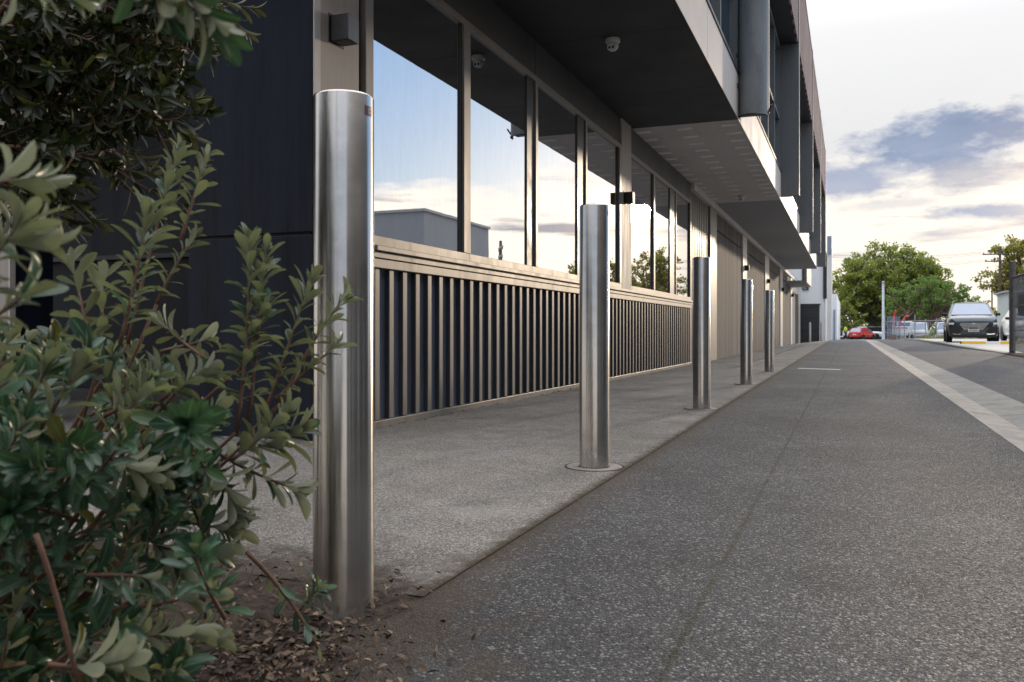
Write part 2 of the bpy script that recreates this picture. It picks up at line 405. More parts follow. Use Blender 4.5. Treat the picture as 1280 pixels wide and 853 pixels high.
strip('gutter_pale', .872, 1.10, -3, 112, M['gutter'], 0., 90, lambda x, y: -.03*(x-.872)/.23)
strip('gutter_grey', 1.10, 1.43, -3, 112, M['gutter2'], -.03, 90, lambda x, y: .03*(x-1.10)/.33)
# joints across the gutter
m = MB()
for k in range(24):
    y = 4.1 + k*3.05 + rnd.uniform(-.2,.2)
    m.add([(.875,y,.0045),(1.10,y+.03,-.0255),(1.10,y+.042,-.0255),(.875,y+.011,.0045)], [(0,1,2,3)])
    m.add([(1.10,y+.4,-.0255),(1.428,y+.42,.004),(1.428,y+.432,.004),(1.10,y+.412,-.0255)], [(0,1,2,3)])
m.build('gutter_joint', M['soil'], recalc=False)['kind'] = 'structure'
# painted bar on the road
m = MB(); m.add([(-.78,14.72,.005),(-.13,14.50,.005),(-.12,14.68,.005),(-.77,14.92,.005)], [(0,1,2,3)])
m.build('painted_bar', M['paint'], recalc=False)['kind'] = 'structure'
# long slot drain in the pavement
m = MB()
for (x0, x1) in ((-1.93,-1.90),(-1.86,-1.82)):
    m.add([(x0,15,fall(x0,15)+.012),(x1,15,fall(x1,15)+.012),(x1-.12,50,fall(x1,50)+.012),(x0-.12,50,fall(x0,50)+.012)], [(0,1,2,3)])
m.build('slot_drain', M['frame_dark'], recalc=False)['kind'] = 'structure'
m = MB(); m.add([(-1.90,15,fall(-1.9,15)+.011),(-1.86,15,fall(-1.86,15)+.011),(-1.98,50,fall(-1.86,50)+.011),(-2.02,50,fall(-1.9,50)+.011)], [(0,1,2,3)])
m.build('slot_drain_lip', M['gutter'], recalc=False)['kind'] = 'structure'
# raised parking pad with a kerb
m = MB(); pz = lambda y: .02 + .08*min(1, max(0, (y-27)/11.))
px0 = lambda y: 4.02 - .45*min(1, max(0, (y-26)/9.))
for y in (26.2, 30, 34, 38, 42, 50, 62): m.v += [(px0(y), y, zg(y)+pz(y)), (40, y, zg(y)+pz(y))]
m.f = [(2*i, 2*i+1, 2*i+3, 2*i+2) for i in range(6)]
m.build('parking_pad', M['concrete'], recalc=False)['kind'] = 'structure'
m = MB()
ys = (26.2, 30, 34, 38, 42, 50, 62)
for a, b in zip(ys, ys[1:]):
    k0, k1 = px0(a), px0(b)
    m.hexa([(k0-.12,a,zg(a)-.05),(k0+.03,a,zg(a)-.05),(k1+.03,b,zg(b)-.05),(k1-.12,b,zg(b)-.05)],
           [(k0-.12,a,zg(a)+pz(a)-.012),(k0+.03,a,zg(a)+pz(a)+.005),(k1+.03,b,zg(b)+pz(b)+.005),(k1-.12,b,zg(b)+pz(b)-.012)])
m.build('parking_kerb', M['gutter2'])['kind'] = 'structure'
# garden bed
m = MB(); N = 44
for i in range(N+1):
    for k in range(N+1):
        x = -3.4 + 2.52*i/N; y = -1.2 + 3.25*k/N
        e = min((-.90 - x)*5, (2.02 - y)*5, 1.); e = max(0, e)
        m.v.append((x + rnd.uniform(-.02,.02), y + rnd.uniform(-.02,.02), -.004 + .05*e*(.6 + .6*math.sin(x*7+y*3)*math.sin(y*6)) * (.05 + .95*min(1, max(0,(-1.2-x)*2))) + rnd.uniform(0,.012)*min(1,e+.1)))
for i in range(N):
    for k in range(N):
        a = i*(N+1)+k; m.f.append((a, a+N+1, a+N+2, a+1))
o = m.build('garden_soil', M['soil'], smooth=True, recalc=False, angle=180); o['kind'] = 'structure'

# ------------------------------------------------------------------ leaf cards in bulk
def leaf_template(kind):
    if kind == 'shrub':      # paddle shaped, folded along the midrib and curved back
        ts = [0, .16, .38, .62, .82, .95, 1.]; ws = [.02, .05, .115, .165, .155, .085, .012]
    elif kind == 'narrow':
        ts = [0, .2, .45, .7, .9, 1.]; ws = [.02, .07, .12, .125, .075, .01]
    else:
        ts = [0, .35, .7, 1.]; ws = [.03, .27, .24, .02]
    vs = []; fs = []
    for i, (t_, w) in enumerate(zip(ts, ws)):
        z = .10*t_ - .20*t_*t_
        vs += [(-w, t_, z + w*.35), (0, t_, z), (w, t_, z + w*.35)]
    for i in range(len(ts)-1):
        a = 3*i; fs += [(a, a+1, a+4, a+3), (a+1, a+2, a+5, a+4)]
    return np.array(vs), fs
TPL = {k: leaf_template(k) for k in ('shrub', 'narrow', 'small')}
class Leaves:
    def __init__(s, kind): s.t, s.fs = TPL[kind]; s.V = []; s.n = 0; s.F = []
    def add(s, p, d, up, L, wid=1., curl=1.):
        d = Vector(d).normalized(); up = Vector(up); x = d.cross(up)
        if x.length < 1e-4: x = d.cross(Vector((1,0,.3)))
        x.normalize(); z = x.cross(d)
        A = np.array([list(x*L*wid), list(d*L), list(z*L*curl)])
        s.V.append(s.t @ A + np.array(p))
        o = s.n; s.F += [tuple(i+o for i in f) for f in s.fs]; s.n += len(s.t)
    def build(s, name, mat, parent):
        me = bpy.data.meshes.new(name); me.from_pydata(np.concatenate(s.V).tolist(), [], s.F); me.update()
        nl = len(s.V); tu = np.tile(np.array([[0.,0],[.5,0],[1.,0]]), (len(s.t)//3, 1)); tu[:,1] = s.t[:,1]
        allv = np.tile(tu, (nl, 1)); li = np.empty(len(me.loops), dtype=np.int32); me.loops.foreach_get('vertex_index', li)
        me.uv_layers.new(name='UVMap').data.foreach_set('uv', allv[li].astype(np.float32).ravel())
        o = link(me, name, mat, parent, True, 0, False, 180); return o
def rvec(r=rnd):
    while True:
        v = Vector((r.uniform(-1,1), r.uniform(-1,1), r.uniform(-1,1)))
        if .05 < v.length < 1: return v.normalized()
def curve(p0, p1, bend, n=8):
    p0, p1 = Vector(p0), Vector(p1); pm = (p0+p1)/2 + Vector(bend)
    return [(p0*(1-t)**2 + pm*2*t*(1-t) + p1*t*t) for t in [i/(n-1) for i in range(n)]]
def sprig(st, lv, p0, p1, bend=(0,0,0), n=26, L=.055, r0=.0032, t0=.25, tipdense=1.6, a0=72, a1=22, wid=1., droop=0.):
    pts = curve(p0, p1, bend); m = len(pts)
    st.tube(pts, [r0*(1 - .6*i/(m-1)) for i in range(m)], 5)
    ph = rnd.uniform(0, 6.28)
    for i in range(n):
        u = (i + rnd.random()*.6)/n; t_ = t0 + (1-t0)*(1 - (1-u)**tipdense)
        f = t_*(m-1); k = min(int(f), m-2); p = pts[k].lerp(pts[k+1], f-k); tan = (pts[k+1]-pts[k]).normalized()
        e = tan.cross(Vector((0,0,1)));
        if e.length < .1: e = tan.cross(Vector((1,0,0)))
        e.normalize(); g2 = tan.cross(e); ph += 2.39996
        rad = e*math.cos(ph) + g2*math.sin(ph)
        a = R(a0 + (a1-a0)*max(0,(t_-t0)/(1-t0))**1.5 + rnd.uniform(-14, 14))
        d = tan*math.cos(a) + rad*math.sin(a) + Vector((0,0,-droop)) + rvec()*.12
        up = tan*math.sin(a) - rad*math.cos(a) + rvec()*.30
        ll = L*rnd.uniform(.48, 1.15)*(1. - .30*max(0, u-.75)/.25)
        lv.add(p, d, up, ll, wid*rnd.uniform(.72,1.18), rnd.uniform(.2,2.4))
def bush_root(st, p, tops, r=.012):
    for q in tops: st.tube(curve(p, q, Vector((0,0,.04)) + rvec()*.04, 9), [r*(1-.6*i/8) for i in range(9)], 6)

# foreground shrub (bigger, lower one)
bx = empty('shrub', (-1.32, .92, .02), 'leafy grey-green shrub in the garden bed reaching up in front of the first bollard', 'shrub', 'garden shrubs')
def off(o): return -Vector(o.location)
st = MB(); lv = Leaves('shrub')
H = []  # hero sprigs: base px, base py, depth, tip px, tip py, depth, leaves, leaf length
H += [(160,430,1.30, 222,192,1.36,36,.048), (226,300,1.33, 258,198,1.38,22,.046), (196,380,1.32,240,300,1.36,16,.046),
      (150,430,1.10, 184,268,1.12,30,.056), (120,470,1.1,90,330,1.15,18,.05), (120,450,1.12,128,345,1.18,16,.05),
      (296,540,1.18, 312,302,1.22,40,.050), (310,530,1.20, 332,318,1.24,34,.050), (300,460,1.2,330,385,1.22,14,.05),
      (330,520,1.26, 388,352,1.32,32,.050), (350,505,1.28, 430,372,1.36,24,.048), (345,500,1.27,420,432,1.33,14,.046),
      (300,560,1.2, 372,540,1.24,22,.060), (290,575,1.16, 352,520,1.2,24,.056),
      (262,560,1.2, 372,612,1.26,20,.056), (240,560,1.18,300,640,1.2,24,.058),
      (180,520,1.1, 250,470,1.14,24,.056), (200,560,1.1, 262,520,1.12,24,.058), (130,520,1.05, 190,478,1.08,22,.056),
      (120,560,1.0, 190,590,1.05,24,.058), (160,600,1.1, 240,590,1.12,24,.058), (200,640,1.15,290,660,1.2,20,.058),
      (150,650,1.1,215,700,1.12,22,.058), (170,700,1.1,270,690,1.15,22,.056), (150,760,1.05,255,740,1.1,22,.056),
      (140,800,1.0,230,790,1.05,22,.056), (170,830,1.05,260,800,1.1,18,.056), (60,830,.85,140,830,.88,16,.056),
      (260,450,1.2,200,400,1.25,14,.046), (200,440,1.2,262,425,1.25,8,.044)]
root = Vector(bx.location)
for (a,b,c_,d_,e_,f_,n_,L_) in H:
    p0, p1 = P(a,b,c_), P(d_,e_,f_)
    sprig(st, lv, p0, p1, rvec()*.012, int(n_*1.4), L_*.88, .0032, .12)
for k in range(0, len(H), 2):
    a,b,c_ = H[k][:3]
    q = P(a,b,c_); st.tube(curve(root, q, Vector((0,0,.06))+rvec()*.05, 9), [.0058*(1-.6*i/8) for i in range(9)], 6)
# body of the shrub: shoots filling its volume
for k in range(205):
    py = rnd.uniform(415, 900); px = rnd.uniform(-160, 60 + 210*min(1, max(0,(py-330)/200.)) )
    if py > 690: px = rnd.uniform(-160, 235)
    d = rnd.uniform(.88, 1.65)
    q = P(px, py, d)
    if q.z < .03: q.z = rnd.uniform(.04,.2)
    dirn = (q - root); dirn.z = abs(dirn.z)*.5 + .25; dirn = (dirn.normalized() + rvec()*.7).normalized()
    sprig(st, lv, q - dirn*rnd.uniform(.10,.18), q, rvec()*.015, rnd.randint(20,32), rnd.uniform(.040,.054), .003, .1)
# the bare brown cane and the low broken shoot
st.tube(curve(P(98,860,.82), P(45,668,.80), (.004,0,.01)), .0026, 6)
low = curve(P(308,690,1.33), P(398,812,1.30), (.02,0,.01), 9); st.tube(low, [.004*(1-.5*i/8) for i in range(9)], 5)
for i in range(14):
    p = low[min(8, 1+i//2)]; d = rvec(); d.z = -abs(d.z)*.5
    lv.add(p, d + (low[-1]-low[0]).normalized()*.6, Vector((0,0,1))+rvec()*.5, rnd.uniform(.028,.042), 1.05)
sprig(st, lv, P(368,770,1.33), P(397,736,1.33), rvec()*.005, 22, .036, .0025, .5, 1.3, 70, 30)
st_o = st.build('stem', M['stem'], bx, True, angle=180); lv_o = lv.build('leaves', M['leaf'], bx)
for o in (st_o, lv_o): o.location = off(bx)

# taller shrub behind, its boughs arching into the upper left
bx2 = empty('shrub', (-2.45, 1.5, .0), 'tall dark olive shrub arching over from the upper left against the black porch', 'shrub', 'garden shrubs')
st = MB(); lv = Leaves('narrow'); root = Vector(bx2.location)
tips = [(205,105,1.8),(190,150,1.75),(135,205,1.7),(225,20,1.72),(200,60,1.78),(120,180,1.8),(180,100,1.8),(70,215,1.85),(60,120,1.8),(140,60,1.8),(175,20,1.8),(100,20,1.9),(30,60,1.9),(40,200,1.9),(10,230,1.85),(230,-20,1.8),(110,110,1.75),(70,40,1.75),(140,110,1.9),(45,250,1.8)]
for (a,b,c_) in tips:
    q = P(a,b,c_); h = P(a-190-rnd.uniform(0,60), b-40+rnd.uniform(-60,60), c_+rnd.uniform(-.1,.25))
    st.tube(curve(root, h, Vector((-.1,0,.5)), 9), [.014*(1-.6*i/8) for i in range(9)], 6)
    pts = curve(h, q, (0,0,.05), 7); st.tube(pts, [.006*(1-.5*i/6) for i in range(7)], 5)
    for j in range(1, 7):
        w = pts[j]
        for _ in range(3):
            dr = (q - h).normalized()*.8 + rvec()*.8 + Vector((0,0,-.15)); dr.normalize()
            sprig(st, lv, w, w + dr*rnd.uniform(.09,.17), rvec()*.015, rnd.randint(13,20), rnd.uniform(.045,.060), .0024, .1, 1.5, 62, 20, 1., .12)
    sprig(st, lv, pts[-2], q, rvec()*.01, 20, .055, .0026, .1, 1.5, 62, 20, 1., .1)
for k in range(110):                  # unseen shoots added above the picture to shade the shrub below
    q = Vector((rnd.uniform(-2.7,-.95), rnd.uniform(-.45,1.15), rnd.uniform(1.42,1.95)))
    if q.z < 1.10 + .46*math.hypot(q.x, q.y)*1.0: q.z = 1.16 + .46*math.hypot(q.x, q.y)
    dr = Vector((.5,-.4,.3)) + rvec()*.9; dr.normalize()
    sprig(st, lv, q - dr*.15, q, rvec()*.015, 18, .058, .0026, .1, 1.5, 62, 20, 1.15, .1)
    if k % 6 == 0: st.tube(curve(root, q, Vector((-.2,0,.6)), 9), [.012*(1-.7*i/8) for i in range(9)], 5)
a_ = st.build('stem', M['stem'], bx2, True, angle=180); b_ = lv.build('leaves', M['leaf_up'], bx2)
for o in (a_, b_): o.location = off(bx2)

# nearest shrub at the frame's left edge, out of focus
bx3 = empty('shrub', (-.72, .22, .0), 'nearest shrub with large blurred dark green leaves at the left edge', 'shrub', 'garden shrubs')
st = MB(); lv = Leaves('shrub'); root = Vector(bx3.location)
for (a,b,c_,d_,e_,f_,n_) in [(-90,250,.62,35,225,.66,18), (-100,330,.62,40,300,.66,16), (-60,420,.62,20,285,.64,16), (-80,480,.66,30,370,.68,14),
                             (120,-120,.60,262,22,.62,22), (110,-90,.60,205,8,.62,18), (-120,560,.7,20,470,.72,14), (-40,-60,.62,80,-10,.66,14)]:
    p0, p1 = P(a,b,c_), P(d_,e_,f_)
    st.tube(curve(root if b > 0 else Vector((-1.3,.2,1.75)), p0, Vector((-.12,0,.2 if b > 0 else .1)), 9), [.008*(1-.5*i/8) for i in range(9)], 6)
    sprig(st, lv, p0, p1, rvec()*.01, n_, .044, .003, .3, 1.5, 65, 22, .95, .1)
a_ = st.build('stem', M['stem'], bx3, True, angle=180); b_ = lv.build('leaves', M['leaf'], bx3)
for o in (a_, b_): o.location = off(bx3)

# litter in the bed and along the wall
lv = Leaves('small')
def litter(n, fx, fy, zmax, L0, L1):
    for _ in range(n):
        x, y = fx(), fy()
        d = rvec(); d.z *= .35; up = Vector((0,0,1)) + rvec()*.8
        lv.add((x, y, rnd.uniform(.006, zmax)), d, up, rnd.uniform(L0, L1), rnd.uniform(.45,1.1), rnd.uniform(.2,1.5))
litter(1000, lambda: rnd.gauss(-1.04,.12), lambda: rnd.gauss(1.40,.12), .03, .006, .027)
litter(2600, lambda: rnd.uniform(-2.2,-.95), lambda: rnd.uniform(.5,1.98), .035, .005, .024)
o = lv.build('leaf_litter', M['dry'], None); tag(o, 'brown dead leaves and bark chips lying on the garden bed', 'leaf litter', kind='stuff')
lv = Leaves('small')
for _ in range(130):
    y = 4.9 + rnd.random()**1.6*14; x = -2.90 + abs(rnd.gauss(0,.03)); d = rvec(); d.z *= .3
    lv.add((x, y, .014 + fall(x,y)), d, Vector((0,0,1))+rvec()*.6, rnd.uniform(.012,.038), rnd.uniform(.5,1.2), rnd.uniform(.3,2))
for _ in range(70):
    x = -.97 + rnd.gauss(0,.03); y = rnd.uniform(1.9,9); d = rvec(); d.z *= .2
    lv.add((x, y, .012), d, Vector((0,0,1))+rvec()*.5, rnd.uniform(.006,.018), rnd.uniform(.5,1.2), 1)
o = lv.build('wall_leaf_litter', M['dry'], None); tag(o, 'thin line of dry leaves swept against the wall foot and pavement edge', 'leaf litter', kind='stuff')

# ------------------------------------------------------------------ bollards
def bollard(loc, label, h=1.245, collar=True, sticker=False):
    o = empty('bollard', loc, label, 'bollard', 'stainless steel bollards')
    r = .0705; pr = [(r,-.1),(r,h-.006),(r-.0018,h-.002),(r-.005,h),(.001,h)]
    m = MB().lathe(pr, 96); m.build('post', M['steel'], o, True, angle=50)
    if collar:
        m = MB().lathe([(r+.0005,.006),(r+.058,.0075),(r+.066,.004),(r+.067,-.02)], 48)
        m.build('base_collar', M['collar'], o, True)
        MB().lathe([(r+.0672,.0061),(r+.0705,.0064),(r+.072,.0)], 48).build('collar_joint', M['soil'], o)
        MB().lathe([(r+.0002,.0085),(r+.0035,.0085),(r+.004,.006)], 48).build('base_gap', M['soil'], o)
    if sticker:
        s = MB(); s2 = MB(); a0 = R(-14)
        def patch(mb, aa, ab, za, zb, rr):
            n = 5
            for i in range(n+1):
                a = aa + (ab-aa)*i/n; mb.v += [(rr*math.cos(a), rr*math.sin(a), za), (rr*math.cos(a), rr*math.sin(a), zb)]
            o_ = len(mb.v) - 2*(n+1); mb.f += [(o_+2*i, o_+2*i+2, o_+2*i+3, o_+2*i+1) for i in range(n)]
        patch(s, a0, a0+R(20), h-.052, h-.030, r+.0006)
        patch(s2, a0+R(9), a0+R(11), h-.048, h-.034, r+.0011); patch(s2, a0+R(12.5), a0+R(18), h-.038, h-.034, r+.0011); patch(s2, a0+R(12.5), a0+R(16), h-.046, h-.043, r+.0011)
        q = s.build('sticker', M['sticker_red'], o, recalc=False); s2.build('sticker_print', M['sticker_pale'], q, recalc=False)
    return o
bollard((-1.10,1.71,-.042), 'nearest brushed steel bollard standing in the garden soil beside the shrub', collar=False, sticker=True)
bollard((-1.125,3.91,.0), 'second bollard from the camera, with a round concrete collar, in front of the windows', sticker=True)
bollard((-1.125,7.08,.0), 'third bollard along the pavement edge, in front of the vertical slat screen')
bollard((-1.13,10.42,.0), 'fourth bollard along the pavement edge, in front of the first board door')
bollard((-1.13,13.55,.0), 'fifth bollard along the pavement edge, farthest of the near row', collar=False)
for px, lab in ((1012.5,'left of two distant bollards guarding the charcoal roller door'), (1027,'right of two distant bollards guarding the charcoal roller door')):
    q = P(px, 420, 54.5); bollard((q.x, q.y, zg(q.y)-.12), lab, collar=False)

# ------------------------------------------------------------------ the dark building
W = -2.93
B = empty('office_building', (W, 4.24, 0), 'long dark two-storey commercial building with mirrored windows and overhanging upper floor', 'building')
BO = -Vector(B.location)
def bp(mb, name, mat, parent=None, bevel=0, smooth=False, **k):
    o = mb.build(name, mat, parent or B, smooth, bevel, **k)
    if not parent: o.location = BO
    return o
SZ = 3.575; EX = -1.43
# core
m = MB().box(-14,-3.06,6.1,58,-.5,SZ+.2); m.box(-3.90,-3.06,4.42,6.1,-.5,SZ+.2); bp(m, 'wall', M['dark_wall'])
# porch front panels with joints
m = MB(); m.box(-3.86,-2.938,4.232,4.30,-.2,1.215); m.box(-3.86,-2.938,4.232,4.30,1.232,SZ-.006); m.box(-3.83,-2.96,4.25,4.295,1.2,1.25); m.box(-3.86,-3.06,4.302,4.42,-.2,SZ-.004)
bp(m, 'cladding_panel', M['dark_wall'], bevel=.004)
m = MB(); m.box(-14,-3.86,5.98,6.1,1.30,1.34); m.box(-14,-3.86,5.96,6.1,-.2,.10); bp(m, 'porch_rail', M['frame_dark'])
m = MB().box(-5.75,-5.34,4.202,4.5,-.2,SZ-.004); bp(m, 'column_core', M['dark_wall'])
m = MB().box(-5.75,-5.33,4.15,4.20,-.2,SZ-.002); bp(m, 'column', M['timber_post'], bevel=.006)
m = MB().box(-5.328,-5.315,4.14,4.18,-.2,SZ-.003); bp(m, 'column_trim', M['fin_edge'])
# corner pier
m = MB().box(-3.05,W,4.303,4.735,-.2,SZ-.003); bp(m, 'corner_pier', M['timber_post'], bevel=.004)
m = MB().box(-2.936,W+.004,4.238,4.301,-.2,SZ-.005); bp(m, 'corner_trim', M['fin_edge'])
m = MB().box(-3.05,W-.03,4.735,4.80,-.2,SZ-.003); bp(m, 'shadow_groove', M['black'])
m = MB().box(-3.05,W+.012,4.80,4.872,-.2,SZ-.003); bp(m, 'jamb', M['bronze'], bevel=.004)
# windows of the ground floor: glass set in a frame, each its own
ZS, ZT = 1.215, 3.20
wins = [(4.874,6.29,6.43),(6.43,7.83,8.085),(8.085,9.50,9.835),(9.835,11.37,11.50),(12.06,13.57,13.69),(13.69,15.02,15.53),(15.53,16.97,17.12)]
wide = {1,2,5}
for i, (a, b, c_) in enumerate(wins):
    fr = MB()
    lit = i in (0,3,4)
    fr.box(-3.03,W+.012,a,c_,ZS-.002,ZS+.065)                      # bottom rail
    fr.box(-3.03,W+.010,a,c_,ZT-.055,ZT)                           # head
    fr.box(-3.03,W+.013,b+.03 if i not in wide else c_-.05,c_,ZS+.065,ZT-.055)     # mullion
    fr.box(-3.03,W+.008,a,a+.03,ZS+.065,ZT-.055)
    w = bp(fr, 'window', M['bronze'], bevel=.003)
    if i in wide:
        d = MB().box(-3.03,W-.006,b,c_-.052,ZS+.067,ZT-.057); q = d.build('mullion', M['frame_dark'], w)
    g_ = MB().box(-3.045,-2.952,a+.01,b+.02,ZS+.03,ZT-.02); q = g_.build('pane', M['glass'], w); q.rotation_euler = (0, R(rnd.uniform(-.06,.06)), 0); yy = (a+b)/2
    ang = R(rnd.uniform(-.14,.14)); q.rotation_euler.z = ang; q.location = (yy*math.sin(ang), 0, 0) if True else q.location; q.location.x += -(-2.95)*(1-math.cos(ang))
    if i not in wide: MB().box(-3.03,W-.008,b-.005,b+.028,ZS+.067,ZT-.057).build('mullion', M['frame_dark'], w)
m = MB().box(-3.05,W+.014,11.502,12.058,ZS-.002,SZ-.004); bp(m, 'pier', M['timber_post'], bevel=.004)
# sill
m = MB(); m.box(-3.05,W+.055,4.874,17.15,ZS-.040,ZS-.004); m.box(-3.05,W+.030,4.874,17.15,ZS-.085,ZS-.042); m.box(-3.05,W+.018,4.874,17.15,ZS-.150,ZS-.087)
bp(m, 'sill', M['bronze'], bevel=.004)
# ribbed panel under the sill
n = int((17.14-4.9)/.1915)
base = MB().box(-3.058,-2.968,4.874,17.15,-.3,ZS-.15); bp(base, 'rib_backing', M['ribbase'])
m = MB(); f2 = MB()
for k in range(n+1):
    y = 4.935 + k*.1915
    m.box(-2.9365,W,y,y+.060,fall(W,y)+.055,ZS-.152)
    f2.box(-2.97,-2.937,y+.002,y+.058,fall(W,y)+.055,ZS-.154)
bp(m, 'rib_cladding', M['rib'], bevel=.003)
bp(f2, 'rib_shaded_side', M['ribshade'], bevel=.003)
m = MB(); ya, yb = 4.874, 17.16
m.hexa([(-3.02,ya,fall(W,ya)-.02),(W+.012,ya,fall(W,ya)-.02),(W+.012,yb,fall(W,yb)-.02),(-3.02,yb,fall(W,yb)-.02)],
       [(-3.02,ya,fall(W,ya)+.053),(W+.012,ya,fall(W,ya)+.053),(W+.012,yb,fall(W,yb)+.053),(-3.02,yb,fall(W,yb)+.053)])
bp(m, 'base_rail', M['rib'], bevel=.004)
# bulkhead above the windows
m = MB()
for a, b in ((4.874,8.08),(8.088,11.90),(11.908,17.16)): m.box(-3.05,W-.012,a,b,ZT+.002,SZ-.002)
bp(m, 'bulkhead', M['bulkhead'], bevel=.003)
m = MB().box(-3.05,W-.03,8.075,11.95,ZT+.004,SZ-.005); bp(m, 'bulkhead_joint', M['black'])
# slat screen, posts and board doors
m = MB().box(-3.06,-3.0,17.17,19.6,-.4,SZ-.01); bp(m, 'screen_backing', M['ribbase'])
m = MB()
for k in range(10):
    y = 17.22 + k*.236; m.box(-3.0,-2.955,y,y+.15,-.3,SZ-.06)
bp(m, 'slat_screen', M['rib'], bevel=.003)
posts = [(19.58,20.58),(25.97,27.03),(33.2,34.92),(40.8,42.3),(48.27,49.6),(55.6,58)]
for a, b in posts:
    m = MB().box(-3.05,W+.02,a,b,-.5,SZ-.003); bp(m, 'pier', M['fin_edge'] if a > 20 else M['bronze'], bevel=.006)
for i, (a, b) in enumerate([(20.58,25.97),(27.03,33.2),(34.92,40.8),(42.3,48.27)]):
    m = MB().box(-3.06,W-.015,a,b,-.5,3.0); d = bp(m, 'board_door', M['boards'], bevel=.004)
    m = MB().box(-3.06,W-.017,a,b,3.035,3.43); m.build('transom', M['boards'], d)
    m = MB().box(-3.06,W-.05,a,b,3.001,3.034); m.build('groove', M['black'], d)
m = MB().box(-3.06,W-.12,49.6,55.6,-.5,2.75); bp(m, 'sliding_door', M['boards_pale'])
m = MB().box(-3.06,W-.02,49.6,55.6,2.752,3.43); bp(m, 'door_header', M['fin_edge'])
m = MB(); m.box(-3.05,W+.05,54.9,55.58,-.5,2.75); bp(m, 'door_frame', M['bronze'])
m = MB().box(-3.05,W+.06,17.17,57.9,3.432,SZ-.006); bp(m, 'head_trim', M['soffit_mid'])
# soffits
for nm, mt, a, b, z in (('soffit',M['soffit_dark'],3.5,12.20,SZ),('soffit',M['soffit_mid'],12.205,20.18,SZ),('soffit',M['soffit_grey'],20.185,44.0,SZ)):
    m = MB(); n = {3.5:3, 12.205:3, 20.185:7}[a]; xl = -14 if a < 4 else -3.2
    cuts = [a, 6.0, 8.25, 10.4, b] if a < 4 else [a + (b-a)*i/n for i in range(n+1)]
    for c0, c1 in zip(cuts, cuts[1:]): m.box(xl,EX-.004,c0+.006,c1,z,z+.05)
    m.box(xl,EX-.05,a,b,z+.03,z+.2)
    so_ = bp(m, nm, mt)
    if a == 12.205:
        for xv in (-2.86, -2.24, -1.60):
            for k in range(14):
                yv = 12.42 + k*.535; MB().box(xv-.10,xv+.12,yv,yv+.13,z-.005,z-.0008).build('soffit_light_patch', M['light_patch'], so_)  # pale plates shaped like the light patches reflected onto the soffit
# fascia
bays = [3.5, 12.4, 20.3, 28.2, 36.1, 44.0]
for a, b in zip(bays, bays[1:]):
    m = MB(); k = 3
    for i in range(k):
        y0 = a + .07 + (b-a-.14)*i/k; y1 = a + .07 + (b-a-.14)*(i+1)/k - .012
        m.box(EX-.05,EX,y0,y1,SZ+.002,4.19)
    bp(m, 'fascia', M['fascia'], bevel=.003)
m = MB().box(-1.9,EX-.052,3.5,44,SZ+.1,4.17); bp(m, 'fascia_backing', M['frame_dark'])
m = MB().box(-1.9,EX+.015,3.5,44,4.195,4.235); bp(m, 'upper_sill', M['frame_dark'])
# upper floor body, windows, screens, fins
m = MB().box(-14,-1.72,3.5,44.0,SZ+.21,9.25); bp(m, 'upper_wall', M['frame_dark'])
for a, b in zip(bays, bays[1:]):
    fr = MB(); a2, b2 = a+.08, b-.08; k = 5
    fr.box(-1.70,EX-.02,a2,b2,4.24,4.31); fr.box(-1.70,EX-.02,a2,b2,7.0,7.08); fr.box(-1.70,EX-.03,a2,b2,5.40,5.46)
    for i in range(k+1):
        y = a2 + (b2-a2-.07)*i/k; fr.box(-1.70,EX-.015,y,y+.07,4.312,6.998)
    w = bp(fr, 'upper_window', M['fin'], bevel=.003)
    g_ = MB().box(-1.71,-1.56,a2,b2,4.26,7.05); g_.build('pane', M['glass_up'], w)
    m = MB().box(-1.10,-1.06,a+.075,b-.075,7.10,9.22); bp(m, 'perforated_screen', M['screen'])
    m = MB().box(-1.71,-1.102,a+.075,b-.075,7.095,7.16); bp(m, 'screen_soffit', M['soffit_dark'])
    m = MB().box(-1.70,-1.045,a+.075,b-.075,9.222,9.27); bp(m, 'coping', M['fin'])
for y in bays[1:]:
    m = MB().box(-1.60,-1.05,y-.065,y+.065,3.66,9.36); f_ = bp(m, 'fin', M['fin'], bevel=.004)
    m = MB().box(-1.048,-1.036,y-.055,y+.055,3.67,9.35); m.build('fin_edge', M['fin_edge'], f_)
# end balcony
m = MB(); m.box(-3.0,-1.95,44.6,50,2.95,3.05); m.box(-2.05,-1.95,44.6,50,3.052,3.9); bp(m, 'balcony', M['soffit_grey'])
m = MB().box(-1.948,-1.93,44.6,50,2.97,3.9); bp(m, 'balcony_front', M['fascia'])

# curved grey hood in front of the first fin: sheet billowing out at its foot
hd = empty('awning_hood', (-1.30, 12.15, 3.60), 'curved grey awning sheet hanging down the facade at the corner of the first bay', 'awning')
m = MB(); nz, na = 26, 14; th = .012
zs = [3.60 + 3.9*(i/nz)**1.3 for i in range(nz+1)]
for layer in (0, 1):
    for z in zs:
        u = (z-3.60)/1.1
        dep = .10 + .16*math.exp(-u*u*.9) + .05*math.sin(min(3.1, u*1.4))
        for k in range(na+1):
            a = math.pi*k/na
            x = -1.235 - (.195 - layer*th)*math.cos(a)
            m.v.append((x, 12.30 - (dep - layer*th)*math.sin(a)**.8, z))
w_ = na+1; L2 = (nz+1)*w_
for i in range(nz):
    for k in range(na):
        a = i*w_+k; m.f += [(a, a+1, a+w_+1, a+w_), (L2+a, L2+a+w_, L2+a+w_+1, L2+a+1)]
for k in range(na): m.f += [(k, L2+k, L2+k+1, k+1), (nz*w_+k, nz*w_+k+1, L2+nz*w_+k+1, L2+nz*w_+k)]
o = m.build('sheet', M['cloth_grey'], hd, True, angle=60); o.location = -Vector(hd.location)
